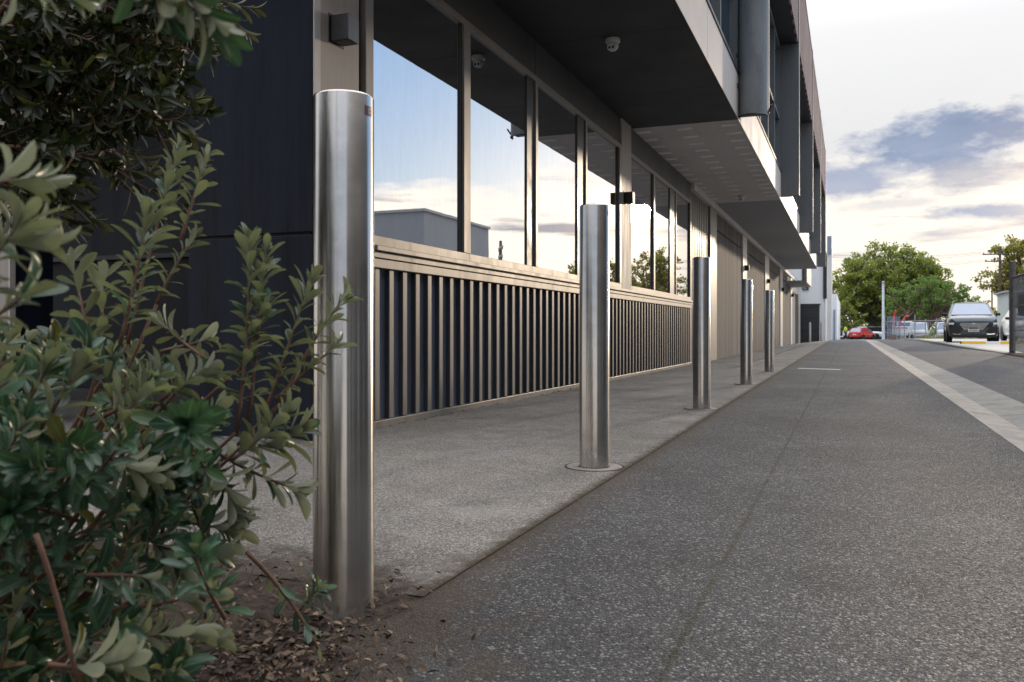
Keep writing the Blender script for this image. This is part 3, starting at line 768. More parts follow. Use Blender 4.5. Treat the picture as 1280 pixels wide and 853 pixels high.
m = MB().tube([(-1.43,12.30,3.60)] + [(-1.235-.196*math.cos(math.pi*k/10), 12.30-.262*math.sin(math.pi*k/10)**.8, 3.598) for k in range(1,10)] + [(-1.04,12.30,3.60)], .011, 6)
o = m.build('bottom_bar', M['black'], hd, True); o.location = -Vector(hd.location)
o = MB().tube([(-1.05,12.28,3.62),(-.99,12.20,3.74)], .012, 6).build('arm_bracket', M['black'], hd); o.location = -Vector(hd.location)
for z in (3.98, 4.4):
    o = MB().box(-1.44,-1.42,12.02,12.08,z,z+.05).build('clip', M['black'], hd); o.location = -Vector(hd.location)

# wall lights and cameras
def wall_light(y, label):
    o = empty('wall_light', (W, y, 2.41), label, 'wall light', 'square wall lights')
    m = MB().box(.004,.125,0,.125,0,.155); m.build('housing', M['black'] if y > 5 else M['light_body'], o, bevel=.004)
    m = MB().box(.02,.11,.015,.11,-.004,-.0005); m.build('lens', M['bulkhead'], o)
    m = MB().box(.0,.004,-.02,.145,-.01,.165); m.build('back_plate', M['black'], o)
    return o
M['light_body'] = simple('lamp_body', (.085,.082,.08), .35, .3, .15, 8)
wall_light(4.41, 'box wall light on the corner pier above the nearest bollard')
wl = wall_light(11.62, 'box wall light on the pier between the fourth and fifth windows')
wl.location.x = W + .015
for y, lab in ((26.4,'dark box wall light on the pier after the first board door'), (34.0,'dark box wall light on the pier after the second board door'),
               (41.5,'dark box wall light on the pier after the third board door'), (48.9,'dark box wall light on the pier after the fourth board door')):
    c_ = copy_tree(wl); c_.location = (W+.021, y, 2.41); c_['label'] = lab
def dome_cam(x, y, label, face):
    o = empty('security_camera', (x, y, SZ), label, 'security camera', 'white dome cameras under the overhang', rz=face)
    MB().lathe([(.001,-.0005),(.074,-.0005),(.076,-.02),(.072,-.036),(.06,-.042),(.001,-.043)], 32).build('mount', M['cam_white'], o, True)
    pr = [(.001,-.075)] + [(.056*math.sin(a), -.075*math.cos(a)) for a in [R(10*k) for k in range(1,18)]] + [(.001,.075)]
    MB().lathe([(.001,-.125)] + [(.058*math.sin(R(12*k)), -.068 - .057*math.cos(R(12*k))) for k in range(1,15)] + [(.001,-.012)], 28).build('ball', M['cam_white'], o, True, angle=80)
    # the eye looks along local -y, tilted down
    e = MB().lathe([(.001,.040),(.043,.040),(.043,.052),(.038,.0565),(.001,.0565)], 28)
    q = e.build('face_ring', M['cam_white'], o, True); q.rotation_euler = (R(62+28), 0, 0); q.rotation_euler.x = R(118); q.location = (0,0,-.070)
    for dx in (-.017, .019):
        l = MB().lathe([(.001,.057),(.0125,.057),(.0125,.0605),(.001,.0605)], 18).build('lens', M['black'], o, True)
        l.location = (dx*1.0, 0, -.070); l.rotation_euler = (R(118), 0, 0)
    return o
dome_cam(-2.21, 8.35, 'white dome security camera under the dark near soffit', R(-5))
q = dome_cam(-2.19, 19.2, 'white dome security camera under the paler soffit farther along', R(-5))

# ------------------------------------------------------------------ white building at the end
G = empty('white_building', (-3, 59, zg(59)), 'white rendered building with a charcoal roller door at the end of the lane', 'building')
GO = -Vector(G.location)
def gp(mb, name, mat, bevel=0):
    o = mb.build(name, mat, G, False, bevel); o.location = GO; return o
gp(MB().box(-9,-1.42,59,80,-1.2,5.55), 'wall', M['white_wall'])
gp(MB().box(-9,-1.36,58.95,80.1,5.552,5.66), 'parapet', M['roller'])
gp(MB().box(-1.30,-1.02,58.6,60.0,-1.2,6.55), 'blade_wall', M['white_trim'])
gp(MB().box(-1.302,-1.015,58.55,60.02,5.45,6.62), 'blade_cap', M['blue_grey'])
gp(MB().box(-1.55,-1.32,58.86,58.98,2.6,5.5), 'downpipe', M['roller'])
gp(MB().box(-3.35,-1.78,58.94,59.02,-1.2,2.2), 'roller_door', M['slats_roller'])
gp(MB().box(-3.42,-1.71,58.92,59.01,2.202,2.28), 'door_lintel', M['roller'])
w = gp(MB().box(-2.85,-2.45,58.93,59.02,3.2,5.1), 'window', M['frame_dark'])
MB().box(-2.82,-2.48,58.915,58.93,3.23,4.2).build('pane', M['glass_up'], w); MB().box(-2.82,-2.48,58.915,58.93,4.26,5.07).build('pane', M['glass_up'], w)
gp(MB().box(-1.418,-.78,64,90,-1.4,3.1), 'side_wall', M['white_wall'])
gp(MB().box(-.99,-.90,63.9,64.0,-1.4,2.0), 'side_door', M['blue_grey'])
lv = Leaves('small')
for _ in range(160):
    d = rvec(); d.z = abs(d.z); lv.add(Vector((-3.15,58.3,-.1)) + Vector((rnd.gauss(0,.1),rnd.gauss(0,.1),abs(rnd.gauss(0,.2)))), d, Vector((0,0,1))+rvec(), .13)
pl = empty('round_plant', (-3.15,58.3,zg(58)), 'x', 'plant'); o = lv.build('leaves', M['tree_c'], pl); o.location = -Vector(pl.location)
MB().tube([(0,0,-.1),(.02,0,.3)], .03, 6).build('stem', M['bark'], pl)
tag(pl, 'small round plant beside the distant roller door', 'plant')

# ------------------------------------------------------------------ buildings on the right, out of view, mirrored in the glass and darkening the steel
K = empty('grey_warehouse', (18, 38, 0), 'plain grey metal-clad warehouse across the lane, mirrored in the first window', 'building')
o = MB().box(12.2,30,34.6,42.2,-.5,6.0).build('wall', M['grey_box'], K); o.location = -Vector(K.location)
o = MB().box(12.12,30.08,34.52,42.28,6.002,6.12).build('roof_edge', M['galv'], K); o.location = -Vector(K.location)
K2 = empty('unseen_brown_building', (13, 4, 0), 'brown clad building on the far side of the lane, beside the camera', 'building')  # unseen building, made tall to darken the bollards
o = MB().box(7.5,20,-7,11.5,-.5,9.5).build('wall', M['unseen_brown_wall'], K2); o.location = -Vector(K2.location)  # unseen; height raised to darken the right side of the bollards
for k in range(5):
    o = MB().box(7.46,7.5,-5.5+k*3.3,-3.6+k*3.3,1.0,2.6).build('window', M['glass_up'], K2); o.location = -Vector(K2.location)
o = MB().box(7.4,20.1,-7.1,11.6,9.502,9.65).build('roof_edge', M['galv'], K2); o.location = -Vector(K2.location)

# ------------------------------------------------------------------ vehicles
def loft(sts, half, closed_ends=True):
    """sts: list of (y, section) with section = list of (x,z) on the right side from bottom centre to top centre"""
    m = MB(); n = len(sts[0][1])
    for y, sec in sts:
        m.v += [(x, y, z) for x, z in sec] + [(-x, y, z) for x, z in reversed(sec[1:-1])]
    w_ = 2*n-2
    for i in range(len(sts)-1):
        for k in range(w_):
            m.f.append((i*w_+k, i*w_+(k+1)%w_, (i+1)*w_+(k+1)%w_, (i+1)*w_+k))
    m.f += [tuple(range(w_)), tuple(range(len(m.v)-1, len(m.v)-1-w_, -1))]
    return m
def sec(w, zb, zt, crown=.02):
    h = zt - zb
    return [(0,zb),(.86*w,zb),(.965*w,zb+.10*h),(w,zb+.40*h),(.99*w,zb+.70*h),(.95*w,zb+.90*h),(.86*w,zt-.004),(.5*w,zt+crown*.8),(0,zt+crown)]
def wheel(parent, x, y, r, wd, side):
    m = MB().lathe([(r*.62,-wd/2),(r*.9,-wd/2),(r,-wd*.36),(r,wd*.36),(r*.9,wd/2),(r*.62,wd/2)], 28, (0,0,0), 'x')
    t_ = m.build('wheel', M['rubber'], parent, True); t_.location = (x, y, r)
    rm = MB().lathe([(.001,-wd*.2),(r*.64,-wd*.2),(r*.64,wd*.43*1),(r*.58,wd*.43),(r*.56,wd*.30),(.001,wd*.30)], 24, (0,0,0), 'x')
    for k in range(6):
        a = 2*math.pi*k/6; c0, s0 = math.cos(a), math.sin(a)
        rm.tube([(wd*.36,.05*c0,.05*s0),(wd*.38,r*.58*c0,r*.58*s0)], .028, 4)
    q = rm.build('rim', M['alloy'], t_, True)
    if side < 0: t_.rotation_euler = (0,0,math.pi)
def car(name, loc, rz, label, paint, L, Wd, sts, cab, r, axles, group=None, cat='car', gl=True):
    """sts: (y, half width, bottom, top); cab: front base y, front top y, rear top y, rear base y, belt z, roof z, half widths base/top"""
    o = empty(name, loc, label, cat, group, rz)
    m = loft([(y, sec(w, zb, zt)) for y, w, zb, zt in sts], None)
    b = m.build('body', M[paint], o, True, angle=42)
    yb0, yt0, yt1, yb1, zbelt, zr, wb, wt = cab
    c_ = loft([(yb0, [(0,zbelt-.05),(wb,zbelt-.05),(wb,zbelt-.03),(wb*.99,zbelt-.015),(0,zbelt)]),
               (yt0, [(0,zbelt-.05),(wb,zbelt-.05),(wb*.985,zbelt+.05),(wt,zr-.05),(0,zr)]),
               ((yt0+yt1)/2, [(0,zbelt-.05),(wb,zbelt-.05),(wb*.985,zbelt+.05),(wt+.01,zr-.03),(0,zr+.03)]),
               (yt1, [(0,zbelt-.05),(wb,zbelt-.05),(wb*.985,zbelt+.05),(wt,zr-.06),(0,zr-.01)]),
               (yb1, [(0,zbelt-.05),(wb,zbelt-.05),(wb,zbelt-.03),(wb*.99,zbelt-.015),(0,zbelt)])], None)
    c_.build('cabin', M[paint], o, True, angle=30)
    def lerp(a, b, t): return a + (b-a)*t
    th = .02
    for nm, ya, yb_, s in (('windscreen', yb0, yt0, 1), ('rear_window', yb1, yt1, -1)):
        q = MB(); t0, t1 = (.10, .90)
        def pt(t, fx):
            w = lerp(wb*.97, wt*.97, t)*fx; z = lerp(zbelt, zr-.03, t); return Vector((w, lerp(ya, yb_, t) - s*.022, z + .012))
        quad = [pt(t0,-.90), pt(t0,.90), pt(t1,.90), pt(t1,-.90)]
        if s < 0: quad = [quad[1], quad[0], quad[3], quad[2]]
        q.slab(quad, th); q.build(nm, M['glass_car'], o)
    for s in (-1, 1):
        ym = (yt0 + yt1)/2 + .05
        for seg in (0, 1):
            q = MB(); z0, z1 = zbelt+.05, zr-.10
            def px_(t): return s*(lerp(wb*.987, wt+.004, t) + .006)
            if seg == 0: ys_ = (lerp(yb0,yt0,.22)+.02, ym-.05, ym-.05, lerp(yb0,yt0,.86)+.05)
            else: ys_ = (ym+.05, lerp(yb1,yt1,.25)-.05, lerp(yb1,yt1,.9)-.10, ym+.05)
            quad = [Vector((px_(.05),ys_[0],z0)),Vector((px_(.05),ys_[1],z0)),Vector((px_(.93),ys_[2],z1)),Vector((px_(.93),ys_[3],z1))]
            if s < 0: quad = [quad[1],quad[0],quad[3],quad[2]]
            q.slab(quad, th); q.build('side_window', M['glass_car'], o)
        for y in axles:
            wheel(o, s*(Wd/2-.10), y, r, .22, s)
            a_ = MB().lathe([(r*.5,-.02),(r*1.16,-.02),(r*1.16,.012),(r*.5,.012)], 28, (0,0,0), 'x')
            w_ = a_.build('wheel_arch', M['black'], o); w_.location = (s*(Wd/2-.012), y, r+.02)
        q = MB().box(-.09,.09,-.05,.05,-.06,.06); q = q.build('wing_mirror', M['black'], o, bevel=.03); q.location = (s*(wb+.12), lerp(yb0,yt0,.30)+.12, zbelt+.08)
    return o
def bit(o, nm, mt, boxes, bevel=.008):
    m = MB()
    for b in boxes: m.box(*b)
    return m.build(nm, M[mt], o, False, bevel)

# parked SUV facing us on the pad
ly = 38.5
suv_L, suv_W = 4.5, 1.87
sts = [(-2.25,.66,.36,.80),(-2.20,.80,.26,.93),(-2.05,.885,.22,1.01),(-1.6,.925,.20,1.07),(-1.0,.935,.20,1.10),(-.3,.935,.20,1.08),(.8,.935,.20,1.06),(1.7,.92,.22,1.06),(2.12,.88,.28,1.02),(2.25,.80,.40,.95)]
suv = car('parked_suv', (4.75, ly+2.0, zg(ly)+.098), R(-3.5), 'dark green SUV parked facing the lane behind a yellow wheel stop', 'car_dark', suv_L, suv_W, sts,
          (-.98,-.10,1.55,2.08,1.07,1.68,.86,.66), .36, (-1.38,1.33))
g_ = MB(); hexp = [(-.46,.80),(-.52,.70),(-.34,.50),(.34,.50),(.52,.70),(.46,.80)]
g_.prism([(x, z) for x, z in hexp], 1, -2.285, -2.20); gr = g_.build('grille', M['black'], suv)
s_ = MB()
for i in range(13):
    for j in range(6):
        x = -.46 + i*.0767 + (.038 if j % 2 else 0); z = .53 + j*.048
        if abs(x) > .34 + (z-.5)*.80 or abs(x) > .50: continue
        if abs(x) < .14 and z < .62: continue
        s_.add([(x-.031,-2.289,z),(x,-2.296,z-.021),(x+.031,-2.289,z),(x,-2.296,z+.021)], [(0,1,2,3)])
s_.build('grille_stud', M['cam_white'], gr, recalc=False)
m = MB(); 
for s in (-1,1): m.tube([(0,-2.30,.745),(s*.05,-2.30,.765),(s*.13,-2.29,.77)], [.014,.012,.005], 5)
m.lathe([(.001,-.012),(.034,-.012),(.034,.012),(.001,.012)], 16, (0,-2.298,.752), 'y'); m.build('emblem', M['cam_white'], gr, True)
for s in (-1,1):
    hl = [(s*.50,.80),(s*.86,.80),(s*.90,.735),(s*.56,.70)]
    m = MB().prism(hl if s > 0 else hl[::-1], 1, -2.23, -2.0); m.build('headlight', M['lamp_glass'], suv)
    ia = [(s*.42,.46),(s*.60,.64),(s*.86,.62),(s*.84,.34),(s*.55,.33)]
    m = MB().prism(ia if s > 0 else ia[::-1], 1, -2.262, -2.10); m.build('bumper_intake', M['black'], suv)
    m = MB(); m.tube([(s*.46,-2.272,.335),(s*.70,-2.262,.345),(s*.85,-2.22,.43)], .016, 5); m.build('bumper_trim', M['chrome'], suv, True)
    m = MB().tube([(s*.60,-.2,1.72),(s*.60,1.5,1.71)], .02, 6); m.build('roof_rail', M['chrome'], suv, True)
bit(suv, 'bumper', 'black', [(-.80,.80,-2.27,-2.05,.22,.33)], .02)
pl = bit(suv, 'number_plate', 'plate', [(-.19,.19,-2.31,-2.29,.44,.545)], .003)
bit(pl, 'plate_print', 'trouser', [(-.15+k*.052,-.115+k*.052,-2.3125,-2.3105,.468,.518) for k in range(6)], 0)
bit(suv, 'wiper', 'black', [(-.45,.1,-1.0,-.98,1.085,1.10),(.1,.55,-1.0,-.98,1.085,1.10)], 0)

# wheel stops
def stop(x0, x1, y, z, label):
    o = empty('wheel_stop', ((x0+x1)/2, y, z), label, 'wheel stop'); w = (x1-x0)/2
    pr = [(-.085,0),(-.06,.10),(.06,.10),(.085,0)]
    for nm, mt, a, b in (('yellow_end','yellow',-w,-.24),('white_middle','plate',-.24,.24),('yellow_end','yellow',.24,w)):
        MB().prism(pr, 0, a, b).build(nm, M[mt], o, bevel=.01)
    bit(o, 'end_cap', 'rubber', [(-w-.04,-w,-.07,.07,0,.085)], .008)
stop(3.95, 6.05, 36.2, zg(36)+pz(36.2)-.004, 'yellow wheel stop with a white middle on the pad before the SUV')
# white hatch beyond the SUV
wh = car('parked_car', (7.55, 44.3, zg(44)+.10), 0, 'white car parked beside the SUV, half hidden by the mesh fence', 'car_white', 4.3, 1.78,
    [(-2.1,.62,.36,.62),(-2.05,.78,.24,.72),(-1.8,.86,.2,.82),(-1.0,.89,.2,.94),(0,.89,.2,.96),(1.5,.88,.22,.98),(2.0,.82,.3,.95),(2.1,.7,.4,.85)],
    (-1.05,-.2,1.2,1.95,.94,1.47,.82,.62), .32, (-1.3,1.3))
bit(wh, 'headlight', 'lamp_glass', [(-.80,-.5,-2.09,-1.9,.58,.70)]); bit(wh, 'headlight', 'lamp_glass', [(.5,.80,-2.09,-1.9,.58,.70)]); bit(wh, 'grille', 'black', [(-.5,.5,-2.12,-1.95,.36,.5)])

# red hatchback from behind
q = P(1078, 411, 108)
red = car('parked_hatchback', (q.x, q.y, zg(q.y)), R(180-30), 'red hatchback at the end of the lane in front of a white pickup', 'red', 3.8, 1.68,
    [(-1.9,.6,.36,.62),(-1.8,.76,.24,.74),(-1.2,.83,.2,.9),(-.3,.84,.2,.92),(1.2,.84,.22,.94),(1.75,.82,.26,.93),(1.88,.74,.36,.86)],
    (-1.0,-.25,1.35,1.82,.90,1.47,.80,.62), .31, (-1.2,1.2))
for s in (-1,1): bit(red, 'tail_light', 'sticker_red', [(min(s*.52,s*.76),max(s*.52,s*.76),1.80,1.90,.68,.86)], .02)
bit(red, 'number_plate', 'plate', [(-.24,.24,1.885,1.90,.56,.68)], .003)
# white pickup, side on
q = P(1079, 411, 118)
pu = car('pickup', (q.x, q.y, zg(q.y)-.02), R(90+4), 'white double-cab pickup crossing the end of the lane behind the red car', 'car_white', 5.2, 1.82,
    [(-2.6,.7,.42,.80),(-2.5,.84,.36,.98),(-2.0,.9,.34,1.05),(-1.2,.91,.34,1.10),(.6,.91,.34,1.10),(2.4,.90,.36,1.10),(2.6,.86,.42,1.06)],
    (-1.15,-.4,.75,1.05,1.08,1.76,.84,.68), .39, (-1.6,1.55), cat='pickup')
pu.rotation_euler.z = R(90+180-2); pu.rotation_euler.z = R(90)
bit(pu, 'tray_liner', 'black', [(-.78,.78,1.1,2.5,1.10,1.125)])
q = P(1100, 411, 128)
car('parked_car', (q.x, q.y, zg(q.y)+.15), R(90), 'dark grey car behind the white pickup bonnet', 'car_grey', 4.5, 1.8,
    [(-2.2,.62,.36,.62),(-2.1,.8,.24,.78),(-1.6,.88,.2,.92),(0,.9,.2,.98),(1.5,.9,.22,1.0),(2.1,.82,.3,.95)],
    (-1.0,-.1,1.3,1.95,.96,1.62,.83,.64), .33, (-1.35,1.35))

# two white vans nose-on behind the fence
def van(px, d, label):
    q = P(px, 411, d)
    o = car('parked_van', (q.x, q.y, zg(q.y)), R(-8), label, 'car_white', 4.7, 1.70,
        [(-2.35,.70,.36,.74),(-2.28,.82,.26,.98),(-2.0,.85,.24,1.10),(-1.5,.85,.22,1.14),(0,.85,.22,1.14),(2.2,.85,.24,1.14),(2.35,.8,.34,1.1)],
        (-2.10,-1.45,2.15,2.32,1.12,1.98,.84,.70), .32, (-1.45,1.35), 'white vans behind the far fence', 'van')
    for s in (-1,1): bit(o, 'headlight', 'lamp_glass', [(min(s*.5,s*.78),max(s*.5,s*.78),-2.36,-2.2,.66,.82)], .02)
    bit(o, 'grille', 'galv', [(-.46,.46,-2.365,-2.25,.66,.80)]); bit(o, 'bumper', 'galv', [(-.8,.8,-2.42,-2.2,.34,.50)], .03)
    return o
van(1151, 97, 'white van facing the lane behind the far wire fence, its whole front visible')
van(1182, 95, 'white van behind the far wire fence, half hidden by the SUV')

# truck with a red crane arm
q = P(1125, 411, 92)
T = empty('crane_truck', (q.x, q.y, zg(q.y)), 'white truck with a raised red crane arm behind the far fence', 'truck', None, R(-10))
bit(T, 'tail_body', 'car_white', [(-.75,.75,0,3.2,.45,1.42)], .03); bit(T, 'red_trim', 'red', [(-.75,.75,-.02,-.001,1.22,1.32)], 0)
bit(T, 'door_seam', 'galv', [(-.76,.76,-.03,-.003,.62,.66),(-.02,.02,-.031,-.003,.5,1.2)], 0)
cb = bit(T, 'cab', 'car_white', [(-.8,.8,3.3,5.2,.5,2.0)], .08); bit(cb, 'cab_window', 'glass_car', [(-.62,.62,3.27,3.30,1.42,1.86)], .01)
m = MB(); m.tube([(-.9,2.6,.9),(-1.05,2.5,2.0),(-.72,2.2,3.15)], [.14,.13,.10], 6); m.tube([(-.72,2.2,3.15),(-.65,2.2,3.2)], .12, 6)
m.build('crane_arm', M['red'], T); m = MB(); m.tube([(-.6,2.4,1.5),(.35,2.4,2.55),(.6,2.4,2.6)], [.08,.07,.12], 6); m.build('crane_jib', M['red'], T)
for s in (-1,1): wheel(T, s*.65, .8, .36, .22, s); wheel(T, s*.65, 4.2, .36, .22, s)

# ------------------------------------------------------------------ person in hi-vis beside a scooter
def skinned(name, mat, parent, verts, edges, radii, root=0, sub=2):
    me = bpy.data.meshes.new(name); me.from_pydata(verts, edges, []); me.update()
    o = bpy.data.objects.new(name, me); col.objects.link(o); o.parent = parent; me.materials.append(mat)
    sk = o.modifiers.new('skin', 'SKIN'); sk.use_smooth_shade = True
    for i, r in enumerate(radii): me.skin_vertices[0].data[i].radius = (r, r) if not isinstance(r, tuple) else r
    for v in me.skin_vertices[0].data: v.use_root = False
    me.skin_vertices[0].data[root].use_root = True
    ss = o.modifiers.new('sub', 'SUBSURF'); ss.levels = sub; ss.render_levels = sub
    return o
q = P(1057, 411, 103)
H_ = empty('person', (q.x, q.y, zg(q.y)), 'person in a bright yellow hi-vis shirt and dark trousers at the end of the lane', 'person', None, R(60))
vs = [(0,0,.92),(0,0,1.12),(0,.0,1.34),(0,0,1.47),(0,-.01,1.55),(0,-.01,1.62),(0,-.01,1.70),
      (.09,0,.88),(.10,-.03,.50),(.10,.02,.10),(.11,-.12,.04),(-.09,0,.88),(-.11,-.10,.50),(-.10,.05,.10),(-.11,-.08,.04),
      (.18,0,1.38),(.24,.0,1.12),(.24,-.16,.92),(.24,-.22,.86),(-.18,0,1.38),(-.25,0,1.12),(-.24,-.16,.95),(-.24,-.24,.90)]
ed = [(0,1),(1,2),(2,3),(3,4),(4,5),(5,6),(0,7),(7,8),(8,9),(9,10),(0,11),(11,12),(12,13),(13,14),(2,15),(15,16),(16,17),(17,18),(2,19),(19,20),(20,21),(21,22)]
ra = [(.15,.11),(.14,.10),(.17,.11),.06,.08,.10,.075,.09,.065,.045,.04,.09,.065,.045,.04,.06,.048,.036,.035,.06,.048,.036,.035]
skinned('body', M['skin'], H_, vs, ed, ra)
skinned('hi_vis_shirt', M['hivis'], H_, [vs[i] for i in (0,1,2)] + [(0,0,1.43),vs[15],vs[16],vs[19],vs[20]], [(0,1),(1,2),(2,3),(2,4),(4,5),(2,6),(6,7)], [(.165,.125),(.16,.12),(.19,.13),.09,.08,.065,.08,.065])
skinned('trousers', M['trouser'], H_, [(0,0,.96),vs[7],vs[8],vs[9],vs[11],vs[12],vs[13]], [(0,1),(1,2),(2,3),(0,4),(4,5),(5,6)], [(.16,.12),.105,.085,.065,.105,.085,.065])
MB().lathe([(.10,1.62),(.115,1.66),(.10,1.74),(.05,1.79),(.001,1.80)], 16, (0,.005,0)).build('hair', M['hair'], H_, True, angle=180)
q = P(1050.5, 411, 104)
SC = empty('scooter', (q.x, q.y, zg(q.y)), 'white and black motor scooter beside the person in yellow', 'scooter', None, R(70))
for y in (-.62,.60):
    w_ = MB().lathe([(.12,-.05),(.24,-.05),(.25,0),(.24,.05),(.12,.05)], 20, (0,0,0), 'x').build('wheel', M['rubber'], SC, True); w_.location = (0,y,.25)
m = MB().prism([(-.55,.55),(-.42,1.05),(-.35,1.05),(-.28,.42),(.1,.36),(.25,.62),(.75,.72),(.8,.55),(.3,.25),(-.35,.25)], 0, -.16, .16); m.build('fairing', M['car_white'], SC, bevel=.04)
bit(SC, 'seat', 'black', [(-.14,.14,.1,.75,.74,.86)], .04); m = MB().tube([(-.33,-.42,1.08),(0,-.38,1.10),(.33,-.42,1.08)], .025, 6); m.build('handlebar', M['black'], SC)

# ------------------------------------------------------------------ fences, poles
FZ = 0
fo = empty('mesh_fence', (4.05, 26, 0), 'dark chain-link fence along the right with a thick end post', 'fence')
def fp(mb, nm, mt, **k):
    o = mb.build(nm, mt, fo, **k); o.location = -Vector(fo.location); return o
y0f, y1f = 12.0, 26.0
for i, y in enumerate((26.0, 22.5, 19.0, 15.5, 12.0)):
    m = MB().lathe([(.075 if i == 0 else .045,-.2),(.075 if i == 0 else .045,2.1+(.35 if i == 0 else 0)),(.001,2.12+(.35 if i == 0 else 0))], 14, (4.05,y,0)); fp(m, 'post', M['dark_post'], smooth=True)
m = MB(); m.tube([(4.05,y0f,2.02),(4.05,y1f,2.02)], .028, 8); m.tube([(4.05,y0f,.62),(4.05,y1f,.62)], .016, 6); m.tube([(4.05,y0f,.08),(4.05,y1f,.08)], .014, 6); m.tube([(4.05,y0f,1.25),(4.05,y1f,1.25)], .012, 6); fp(m, 'rail', M['dark_post'])
m = MB(); hh = 1.93; k = 0; y = y0f - hh
while y < y1f:
    for s in (1,-1):
        ya, yb = (y, y+hh) if s > 0 else (y+hh, y); za, zb = .07, 2.0
        pa, pb = Vector((4.05+.004*s,ya,za)), Vector((4.05+.004*s,yb,zb))
        lo, hi = 0., 1.
        for lim, sg in ((y0f,1),(y1f,-1)):
            dy = yb-ya; t_ = (lim-ya)/dy
            if (sg > 0) == (dy > 0): lo = max(lo, t_)
            else: hi = min(hi, t_)
        if hi - lo > .01: m.tube([pa.lerp(pb,lo), pa.lerp(pb,hi)], .0036, 3, False)
    y += .062
fp(m, 'wire_mesh', M['mesh_dark'], recalc=False)
m = MB().box(4.10,4.13,22.6,25.5,1.0,1.62); fp(m, 'pale_sign', M['blue_grey'])
strip('fence_strip', 3.75, 4.5, 11, 26.2, M['soil'], .012, 12)

# wire fence across the far car park
q0, q1 = P(1106, 411, 84), P(1215, 411, 74)
z0 = zg(q0.y)
ff = empty('wire_fence', (q0.x, q0.y, z0), 'galvanised wire fence across the far end of the car park', 'fence')
FO = -Vector(ff.location); nposts = 9
m = MB()
for i in range(nposts):
    p = q0.lerp(q1, i/(nposts-1)); z = zg(p.y)
    pm = MB().lathe([(.045,-.1),(.045,2.35 if i % 3 == 0 else 1.95),(.001,2.36 if i % 3 == 0 else 1.96)], 10, (p.x,p.y,z)); o = pm.build('post', M['galv'], ff, True); o.location = FO
rl = MB()
for h in (1.78,1.40,.95,.12): rl.tube([(q0.x,q0.y,z0+h),(q1.x,q1.y,zg(q1.y)+h)], .03 if h == 1.78 else .012, 6)
o = rl.build('rail', M['galv'], ff); o.location = FO
L_ = (q1-q0).length; nn = int(L_/.16)
for i in range(nn):
    for s in (0,1.7):
        a = q0.lerp(q1, max(0,min(1,(i*.16 + s - .85)/L_))); b = q0.lerp(q1, max(0,min(1,(i*.16 + (1.7-s) - .85)/L_)))
        m.tube([(a.x,a.y,zg(a.y)+.1),(b.x,b.y,zg(b.y)+1.78)], .004, 3, False)
o = m.build('wire_mesh', M['galv'], ff, recalc=False); o.location = FO
# grey palisade post cluster and the pale lamp pole
q = P(1104, 411, 80)
lp = empty('lamp_pole', (q.x,q.y,zg(q.y)), 'slim pale blue-white pole at the end of the gutter', 'pole')
MB().lathe([(.13,-.1),(.12,.3),(.10,5.45),(.001,5.5)], 16).build('shaft', M['pole_white'], lp, True)
bit(lp, 'base_plate', 'galv', [(-.22,.22,-.22,.22,0,.04)]); bit(lp, 'top_bracket', 'galv', [(-.1,.1,-.6,.05,5.3,5.42)])
q = P(1109, 411, 82)
gp_ = empty('gate_leaf', (q.x,q.y,zg(q.y)), 'grey palisade gate leaf folded open beside the pale pole', 'gate', None, R(-60))
m = MB()
for k in range(9): m.prism([(-.04,0),(.04,0),(.04,2.1),(0,2.28),(-.04,2.1)], 1, k*.16, k*.16+.03)
m.build('pales', M['blue_grey'], gp_); bit(gp_, 'rails', 'galv', [(.05,.09,0,1.34,.4,.46),(.05,.09,0,1.34,1.7,1.76)])
q = P(1116, 411, 82); bk = empty('brick_stack', (q.x,q.y,zg(q.y)), 'low stack of orange bricks at the foot of the far fence', 'bricks')
for k in range(3): bit(bk, 'brick_course', 'bark_pale', [(-.35+.03*k,.35-.03*k,-.2,.2,k*.17,k*.17+.16)], .01)
# verge of grass under the vans
lv = Leaves('small'); 
for _ in range(1800):
    t_ = rnd.random(); p = P(1146 + 60*t_, 411, 86 + rnd.uniform(0,5)); d = rvec(); d.z = abs(d.z)+1
    lv.add((p.x,p.y,zg(p.y)), d, rvec(), rnd.uniform(.2,.5)*(.6+.6*math.sin(t_*9)**2), .25)
o = lv.build('verge_grass', M['tree_c'], None); tag(o, 'unmown grass along the foot of the far fence', 'grass', kind='stuff')

def pole(px, top, d, label, arms, wires=True):
    q = P(px, top, d); zb = zg(q.y); h = q.z - zb
    o = empty('power_pole', (q.x,q.y,zb), label, 'power pole', 'timber power poles')
    MB().lathe([(.19,-.2),(.15,h*.6),(.13,h),(.001,h+.02)], 12).build('shaft', M['wood_pole'], o, True)
    for (z, l, tw) in arms:
        m = MB(); dx = Vector((math.cos(tw), math.sin(tw), 0))
        a, b = -dx*l*.78, dx*l*.22
        m.tube([(a.x,a.y-.2,h-z),(b.x,b.y-.2,h-z)], .07, 4); ar = m.build('crossarm', M['wood_pole'], o)
        mi = MB()
        for k in range(4):
            p = a.lerp(b, .04 + k*.3); mi.lathe([(.05,.06),(.08,.12),(.08,.18),(.05,.26),(.001,.27)], 8, (p.x,p.y-.2,h-z))
        mi.build('insulator', M['galv'], ar)
    return o, q
o1, q = pole(1250, 309, 104, 'timber power pole with crossarms rising behind the SUV', [(.9,2.5,R(8)),(1.75,2.2,R(12))])
bit(o1, 'transformer_bracket', 'wood_pole', [(-.9,-.1,-.3,-.15,7.3,7.42)])
pole(1240, 352, 175, 'smaller distant power pole left of the near one', [(.8,2.2,R(5))])
o3, q3 = pole(1790, 290, 60, 'power pole across the lane mirrored in the second window', [(.8,2.4,R(60)),(1.5,2.0,R(60))])
q3 = Vector((20.5, 64, 0)); o3.location = q3
